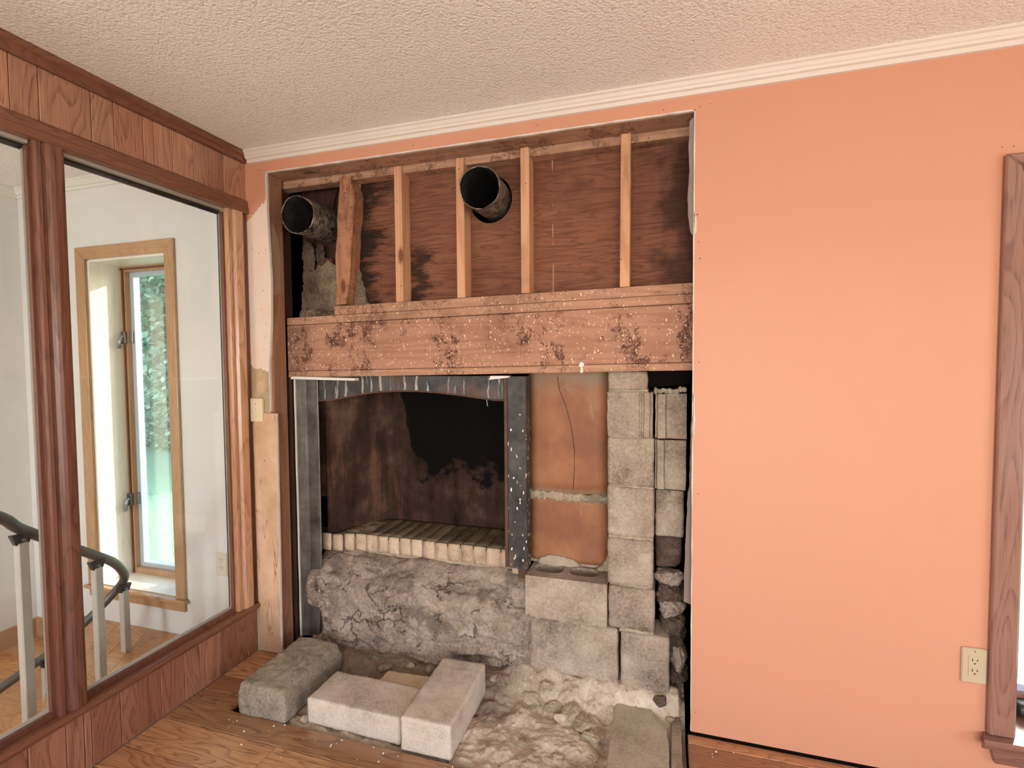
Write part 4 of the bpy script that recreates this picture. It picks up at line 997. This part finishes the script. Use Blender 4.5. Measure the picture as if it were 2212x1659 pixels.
# wide blocks below the flue
def hollow_block():
    x0, x1, y0, y1, z0, z1 = 1.352, 1.708, 0.126, 0.345, 0.306, 0.4865
    def rr_(cx, cy, w_, d, r, n=6):
        out = []
        for sx, sy, a0 in ((1, -1, -90), (1, 1, 0), (-1, 1, 90), (-1, -1, 180)):
            for t in range(n+1):
                a = math.radians(a0+90*t/n); out.append((cx+sx*(w_/2-r)+r*math.cos(a), cy+sy*(d/2-r)+r*math.sin(a)))
        return out
    bm = bmesh.new()
    loops = [ragged([(x0, y0), (x1, y0), (x1, y1), (x0, y1)], 0.02, 0.003, 31), rr_(1.438, 0.226, 0.134, 0.092, 0.040), rr_(1.598, 0.226, 0.128, 0.090, 0.040)]
    es = []
    for lp in loops:
        vv = [bm.verts.new((a, c, z1)) for a, c in lp]
        es += [bm.edges.new((vv[i], vv[(i+1) % len(vv)])) for i in range(len(vv))]
    bmesh.ops.triangle_fill(bm, use_beauty=True, edges=es)
    g = bmesh.ops.extrude_face_region(bm, geom=bm.faces[:])
    bmesh.ops.translate(bm, vec=(0, 0, z0-z1), verts=[v for v in g['geom'] if isinstance(v, bmesh.types.BMVert)])
    return bmo('concrete_block', bm, M['cmu'], bp)
hollow_block()
blk(1.360, 1.755, 0.06, 0.298, 0.130)
blk(1.766, 1.962, 0.05, 0.296, 0.120)
# right-hand column, partly broken, with moulded flanges
ridged(1.902, 2.024, 1.110, 1.293, 0.166, [(1.908, 1.946, 0.014)], 11)
ridged(1.901, 2.022, 0.900, 1.104, 0.166, [(1.906, 1.940, 0.013)], 12)
blk(1.904, 2.016, 0.702, 0.896, 0.160)
blk(1.904, 2.010, 0.560, 0.695, 0.185, mat='dark_rock', chip=3, r=0.012)
for i, (cx, cz, rx, rz, m_) in enumerate(((1.955, 0.515, 0.055, 0.028, 'cmu'), (1.965, 0.45, 0.06, 0.045, 'dark_rock'), (1.965, 0.385, 0.05, 0.035, 'cmu'), (1.975, 0.325, 0.05, 0.035, 'dark_rock'), (1.985, 0.26, 0.04, 0.045, 'dark_rock'), (1.995, 0.18, 0.035, 0.05, 'cmu'), (1.99, 0.11, 0.045, 0.04, 'dark_rock'))):
    rock('rubble_stone', (cx, 0.225, cz), (rx*1.15, 0.07, rz*1.35), M[m_], bp, i+20, 4, 0.2)
for i in range(9):
    rock('mortar_lump', (1.905+0.0135*i, 0.178+0.01*(i % 2), 1.302+rq.uniform(-0.004, 0.01)), (0.012, 0.012, rq.uniform(0.009, 0.017)), M['mortar'], bp, i+40, 3)
for (x0, x1, zz, yy) in ((1.714, 1.872, 1.304, 0.136), (1.713, 1.890, 1.115, 0.136), (1.713, 1.896, 0.9065, 0.136), (1.713, 1.895, 0.692, 0.134), (1.716, 1.895, 0.487, 0.140), (1.36, 1.705, 0.302, 0.129), (1.76, 1.90, 0.299, 0.126)):
    rough_box('mortar_joint', x0, x1, yy+0.003, yy+0.15, zz-0.007, zz+0.007, M['mortar'], bp, 0.003, 0.006, 0.010, 45, seed=rq.randint(0, 50))
tag(prism('void_sheet', ragged([(1.868, 1.318), (2.036, 1.335), (2.04, 1.392), (1.862, 1.388)], 0.02, 0.004, 27), 'y', 0.150, 0.156, M['gap_black']), 'black sheet standing for the dark void under the header beside the top of the block pier', 'paper')  # black sheet put in where the void under the header is dark
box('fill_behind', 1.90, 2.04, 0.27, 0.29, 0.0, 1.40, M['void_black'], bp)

# ================================================================== HEARTH PIT
def bed_h(x, y):
    p = Vector((x, y, 0))
    z = -0.022+0.012*noise.noise(p*4.5)+0.014*noise.fractal(p*13, 0.8, 2.1, 5)
    rid = noise.ridged_multi_fractal(p*6+Vector((3, 1, 8)), 0.9, 2.1, 4, 1.0, 2.0)
    z += 0.006*(rid-1)
    # dirt banked against the bench
    z += 0.050*sst(y, -0.06, 0.09)*sst(x, 1.45, 1.2)
    z -= 0.018*math.exp(-((y+0.02-0.02*math.sin(x*7))/0.013)**2)*sst(x, 0.42, 0.5)*sst(x, 1.33, 1.25)
    # broken mortar mound in front of the blocks
    e = 0.045+0.05*noise.noise(Vector((x*6, 1.5, 0)))
    m = sst(x, 1.22, 1.34)
    z += m*(0.045*sst(y, e-0.035, e+0.012)+0.045*sst(y, e, 0.14))
    z += 0.016*m*sst(x, 1.80, 1.66)*noise.noise(p*11+Vector((4, 4, 4)))
    # trough left of the slab, flat under the slab
    z -= 0.020*math.exp(-((x-1.715)/0.02)**2)*sst(y, 0.06, -0.02)
    if x > 1.735: z = z*(1-sst(x, 1.735, 1.77)*0.8*sst(y, 0.10, 0.04))-0.012*sst(x, 1.735, 1.77)*sst(y, 0.10, 0.04)
    # edge of the pit drops away
    z -= 0.045*sst(y, -0.345, -0.378)+0.03*sst(x, 0.27, 0.24)+0.04*sst(x, 1.995, 2.012)
    return z
def bed():
    x0, x1, y0, y1 = 0.226, 2.022, -0.383, 0.30
    nx, ny = 400, 150; vs_, fc = [], []
    for j in range(ny+1):
        for i in range(nx+1):
            x = x0+(x1-x0)*i/nx; y = y0+(y1-y0)*j/ny
            vs_.append((x, y, bed_h(x, y)))
    for j in range(ny):
        for i in range(nx):
            a = j*(nx+1)+i; fc.append((a, a+1, a+nx+2, a+nx+1))
    # skirt
    base = len(vs_); rim = [i for i in range(nx+1)]+[j*(nx+1)+nx for j in range(1, ny+1)]+[ny*(nx+1)+i for i in range(nx-1, -1, -1)]+[j*(nx+1) for j in range(ny-1, 0, -1)]
    for r in rim: vs_.append((vs_[r][0], vs_[r][1], -0.12))
    n = len(rim)
    for i in range(n): fc.append((rim[(i+1) % n], rim[i], base+i, base+(i+1) % n))
    return pyd('rubble_bed', vs_, fc, M['rubble'], None, True)
BED = tag(bed(), 'bed of broken mortar and dirt filling the hearth pit in the floor', 'rubble')
tag(boxes('pit_liner', [(0.20, 2.035, -0.41, 0.3, -0.16, -0.121)], M['void_black']), 'dark bottom of the hearth pit under the rubble', 'pit', kind='structure')

# loose blocks
def fl1(p):
    # one long rounded top edge
    t = sst(p.z, 0.05, 0.118)
    return Vector((p.x-0.026*t*sst(p.x, 0.36, 0.50), p.y+0.012*t*sst(p.y, -0.30, -0.39), p.z-0.006*sst(p.x, 0.40, 0.50)*t))
tag(rough_box('concrete_block', 0.262, 0.500, -0.392, -0.002, -0.012, 0.118, M['cmu_mossy'], None, 0.016, 0.004, 0.009, 34, 0.5, 5, math.radians(1.0), fl1), 'long grey solid concrete block with worn rounded edges nearest the glass partition', 'block', 'loose concrete blocks on the hearth rubble')
tag(rough_box('concrete_block', 0.574, 0.992, -0.350, -0.157, -0.015, 0.090, M['cmu_pale'], None, 0.006, 0.002, 0.010, 30, 1.0, 8, math.radians(-0.6)), 'flat concrete block lying lengthwise along the plank floor edge', 'block', 'loose concrete blocks on the hearth rubble')
tag(rough_box('concrete_block', 1.005, 1.204, -0.372, 0.022, -0.012, 0.119, M['cmu_pale'], None, 0.005, 0.002, 0.010, 30, 0.8, 3, math.radians(0.9)), 'smooth concrete block pointing at the firebox in the middle of the hearth', 'block', 'loose concrete blocks on the hearth rubble')
tag(rough_box('firebrick_slab', 0.762, 0.975, -0.150, -0.040, -0.012, 0.058, M['tan_brick'], None, 0.005, 0.002, 0.010, 30, 1.0, 6, math.radians(3)), 'yellowish tan brick half hidden behind the flat concrete block', 'brick')
sp = [(1.752, -0.381), (1.748, -0.1), (1.752, 0.135), (1.79, 0.155), (1.835, 0.148), (1.872, 0.11), (1.905, 0.045), (1.948, -0.02), (1.958, -0.1), (1.962, -0.381)]
tag(prism('concrete_slab', ragged(sp, 0.02, 0.002, 33), 'z', -0.05, 0.020, M['slab_grey'], None, 0.003), 'flat concrete slab with rounded corner set in the rubble below the block pier', 'slab')
tag(prism('mortar_curb', ragged([(1.964, -0.381), (2.004, -0.381), (2.004, 0.06), (1.985, 0.075), (1.968, 0.02)], 0.02, 0.002, 34), 'z', -0.06, 0.012, M['cmu'], None, 0.003), 'narrow pale mortar curb between the flat slab and the floor gap', 'curb')
# debris stones on the rubble
bits = [(0.60, -0.372, 0.022, 'mortar'), (0.545, -0.33, 0.02, 'mortar'), (0.53, -0.28, 0.016, 'rubble'), (0.56, -0.12, 0.016, 'bench_stone'), (0.655, -0.37, 0.03, 'mortar'), (0.88, -0.372, 0.026, 'mortar'), (0.98, -0.375, 0.022, 'mortar'), (1.12, -0.376, 0.02, 'mortar'), (1.40, 0.03, 0.035, 'mortar'), (1.50, 0.02, 0.035, 'mortar'), (1.585, 0.0, 0.045, 'mortar'), (1.64, -0.04, 0.045, 'mortar'), (1.68, -0.10, 0.03, 'mortar'), (1.545, -0.03, 0.025, 'rubble'), (1.45, 0.07, 0.03, 'rubble'), (1.93, 0.09, 0.03, 'dark_rock'), (1.97, 0.05, 0.02, 'mortar'), (0.70, 0.03, 0.03, 'bench_stone'), (0.62, 0.06, 0.03, 'bench_stone'), (0.82, 0.05, 0.022, 'mortar'), (0.92, 0.06, 0.026, 'bench_stone'), (1.27, 0.05, 0.035, 'bench_stone'), (1.23, 0.07, 0.025, 'mortar'), (0.72, -0.08, 0.016, 'rubble'), (1.30, -0.30, 0.012, 'mortar'), (1.42, -0.18, 0.014, 'mortar'), (1.36, -0.1, 0.012, 'rubble'), (1.57, -0.22, 0.014, 'mortar'), (1.66, -0.32, 0.02, 'mortar')]
for i, (x, y, s_, m_) in enumerate(bits):
    rock('mortar_chunk', (x, y, bed_h(x, y)+s_*0.18), (s_*rb.uniform(0.9, 1.4), s_*rb.uniform(0.7, 1.1), s_*rb.uniform(0.5, 0.8)), M[m_], BED, i+60, 3, 0.2)
# crumbs swept onto the planks
def crumbs():
    r = random.Random(4); bm = bmesh.new()
    for i in range(46):
        x = r.uniform(0.25, 1.5); y = -0.40-abs(r.gauss(0, 0.06))
        if r.random() < 0.15: x, y = r.uniform(2.05, 2.4), r.uniform(-0.2, -0.05)
        s_ = r.uniform(0.0012, 0.0038)
        g = bmesh.ops.create_icosphere(bm, subdivisions=1, radius=s_)
        bmesh.ops.translate(bm, vec=(x, y, s_*0.7+0.0004), verts=g['verts'])
    return bmo('plaster_crumbs', bm, M['strip_white'])
tag(crumbs(), 'tiny pale plaster crumbs scattered on the oak planks', 'debris', kind='stuff')

# ================================================================== WALL FITTINGS
def ngon(cx, cz, rx, rz, n=12, a0=0): return [(cx+rx*math.cos(2*math.pi*i/n+a0), cz+rz*math.sin(2*math.pi*i/n+a0)) for i in range(n)]
sw_ = tag(empty('light_switch', (0.043, 0, 1.205)), 'ivory toggle light switch plate next to the partition end post', 'switch')
prism('cover_plate', [(0.008, 1.148), (0.078, 1.148), (0.078, 1.262), (0.008, 1.262)], 'y', -0.0185, -0.0005, M['ivory_switch'], sw_, 0.003)
prism('toggle_slot', [(0.036, 1.192), (0.050, 1.192), (0.050, 1.218), (0.036, 1.218)], 'y', -0.0195, -0.0184, M['ivory_hall'], sw_)
box('toggle', 0.0385, 0.0475, -0.031, -0.0194, 1.203, 1.213, M['ivory_hall'], sw_, 0.002)
for zz in (1.235, 1.175): prism('screw', ngon(0.043, zz, 0.003, 0.003), 'y', -0.0195, -0.0184, M['latch_metal'], sw_)
def outlet(x0, x1, z0, z1, mat, label, decora):
    cx, cz = (x0+x1)/2, (z0+z1)/2
    e = tag(empty('wall_outlet', (cx, 0, cz)), label, 'outlet')
    if decora: prism('cover_plate', [(x0, z0), (x1, z0), (x1, z1), (x0, z1)], 'y', -0.008, -0.0003, mat, e, 0.004)
    else: prism('cover_plate', [(x0, z0), (x1, z0), (x1, z1), (x0, z1)], 'y', -0.005, -0.0003, mat, e, 0.002)
    f = -0.008 if decora else -0.005
    if decora: faces_ = [prism('receptacle', [(cx-0.017, cz-0.034), (cx+0.017, cz-0.034), (cx+0.017, cz+0.034), (cx-0.017, cz+0.034)], 'y', f-0.0016, f+0.0002, mat, e, 0.0008)]*2
    else: faces_ = [prism('receptacle', ngon(cx, cz+d, 0.0165, 0.0145, 16), 'y', f-0.0016, f+0.0002, mat, e, 0.0005) for d in (0.020, -0.020)]
    for d, p in zip((0.020, -0.020) if not decora else (0.017, -0.017), faces_):
        for dx, h in ((-0.0065, 0.0042), (0.0065, 0.0033)):
            box('slot', cx+dx-0.0012, cx+dx+0.0012, f-0.0022, f-0.0012, cz+d+0.004-h, cz+d+0.004+h, M['slot_dark'], p)
        prism('slot', ngon(cx, cz+d-0.0075, 0.0026, 0.0026, 8), 'y', f-0.0022, f-0.0012, M['slot_dark'], p)
    if not decora: prism('screw', ngon(cx, cz, 0.0025, 0.0025), 'y', f-0.0008, f+0.0002, M['latch_metal'], e)
    else: prism('screw', ngon(cx, z1-0.010, 0.0016, 0.0022, 8), 'y', f-0.0006, f+0.0002, M['slot_dark'], e)
outlet(2.876, 2.9462, 0.362, 0.480, M['ivory'], 'beige rectangular wall outlet touching the red-brown window casing', True)
outlet(-0.252, -0.182, 0.352, 0.472, M['ivory_hall'], 'white duplex wall outlet on the stair hall wall beside the narrow window', False)

# ================================================================== STAIR RAILING behind the glass
ra = tag(empty('stair_railing', (-0.5, -0.5, -0.17)), 'curving grey handrail on white posts descending beside the stair hall window', 'railing')
path = catmull([(-0.17, -1.05, 1.03), (-0.25, -0.856, 0.905), (-0.30, -0.775, 0.835), (-0.37, -0.59, 0.70), (-0.42, -0.455, 0.605), (-0.50, -0.327, 0.515), (-0.575, -0.235, 0.425), (-0.63, -0.195, 0.36), (-0.69, -0.205, 0.29), (-0.74, -0.28, 0.20), (-0.79, -0.40, 0.105), (-0.83, -0.52, 0.04), (-0.88, -0.66, -0.03), (-0.93, -0.82, -0.10)], 6)
tube('handrail', path, 0.019, M['handrail_grey'], ra, 14)
def rail_post(x, y, zt, zb):
    box('post', x-0.016, x+0.016, y-0.016, y+0.016, zb, zt-0.05, M['post_white'], ra, 0.003)
    b_ = prism('bracket', [(y-0.034, zt-0.016), (y+0.034, zt-0.022), (y+0.019, zt-0.058), (y-0.019, zt-0.058)], 'x', x-0.012, x+0.012, M['bracket_dark'], ra, 0.003)
    prism('bolt', ngon(y, zt-0.040, 0.006, 0.006, 8), 'x', x+0.012, x+0.020, M['latch_metal'], b_)
rail_post(-0.30, -0.775, 0.835, -0.17); rail_post(-0.425, -0.447, 0.598, 0.0); rail_post(-0.628, -0.197, 0.36, 0.0); rail_post(-0.795, -0.435, 0.095, -0.17)

# ================================================================== GARDEN
gd = tag(pyd('ground', [(-60, -40, -0.4), (60, -40, -0.4), (60, 60, -0.4), (-60, 60, -0.4)], [(0, 1, 2, 3)], M['grass']), 'sunlit green lawn outside the windows', 'lawn', kind='structure')
def hedge():
    r = random.Random(6); e = empty('hedge', (-9, 6.5, -0.4))
    # core mass
    vs_, fc = [], []; nx, nz = 80, 34
    for i in range(nx+1):
        for j in range(nz+1):
            x = -15+12*i/nx; z = -0.45+4.6*j/nz; p = Vector((x, 0, z))
            vs_.append((x, 6.4+0.7*noise.noise(p*0.9)+0.3*noise.noise(p*2.7)+0.12*max(0, z-3)**2, z))
    for i in range(nx):
        for j in range(nz):
            a = i*(nz+1)+j; fc.append((a, a+nz+1, a+nz+2, a+1))
    o = pyd('hedge_mass', vs_, fc, M['hedge_core'], e, True)
    m = o.modifiers.new('th', 'SOLIDIFY'); m.thickness = 1.2; m.offset = -1
    vs_, fc = [], []
    for k_ in range(16000):
        x = r.uniform(-12.5, -4); z = -0.4+4.5*r.random()**0.9; p = Vector((x, 0, z))
        y = 6.4+0.7*noise.noise(p*0.9)+0.3*noise.noise(p*2.7)+0.12*max(0, z-3)**2-abs(r.gauss(0.05, 0.14))
        if z < 0.1: y -= 0.25
        s_ = r.uniform(0.05, 0.13); d = Vector((r.gauss(0, 1), r.gauss(-0.6, 0.7), r.gauss(-0.3, 0.6))).normalized()
        a = d.cross(Vector((r.gauss(0, 1), r.gauss(0, 1), r.gauss(0, 1)))).normalized(); c = Vector((x, y, z)); n = len(vs_)
        vs_ += [c-d*s_, c+a*s_*0.55, c+d*s_, c-a*s_*0.55]; fc.append((n, n+1, n+2, n+3))
    lv = pyd('foliage', vs_, fc, M['leaf'], e); lv['kind'] = 'stuff'
    return e
tag(hedge(), 'tall leafy green hedge at the far side of the lawn', 'hedge')
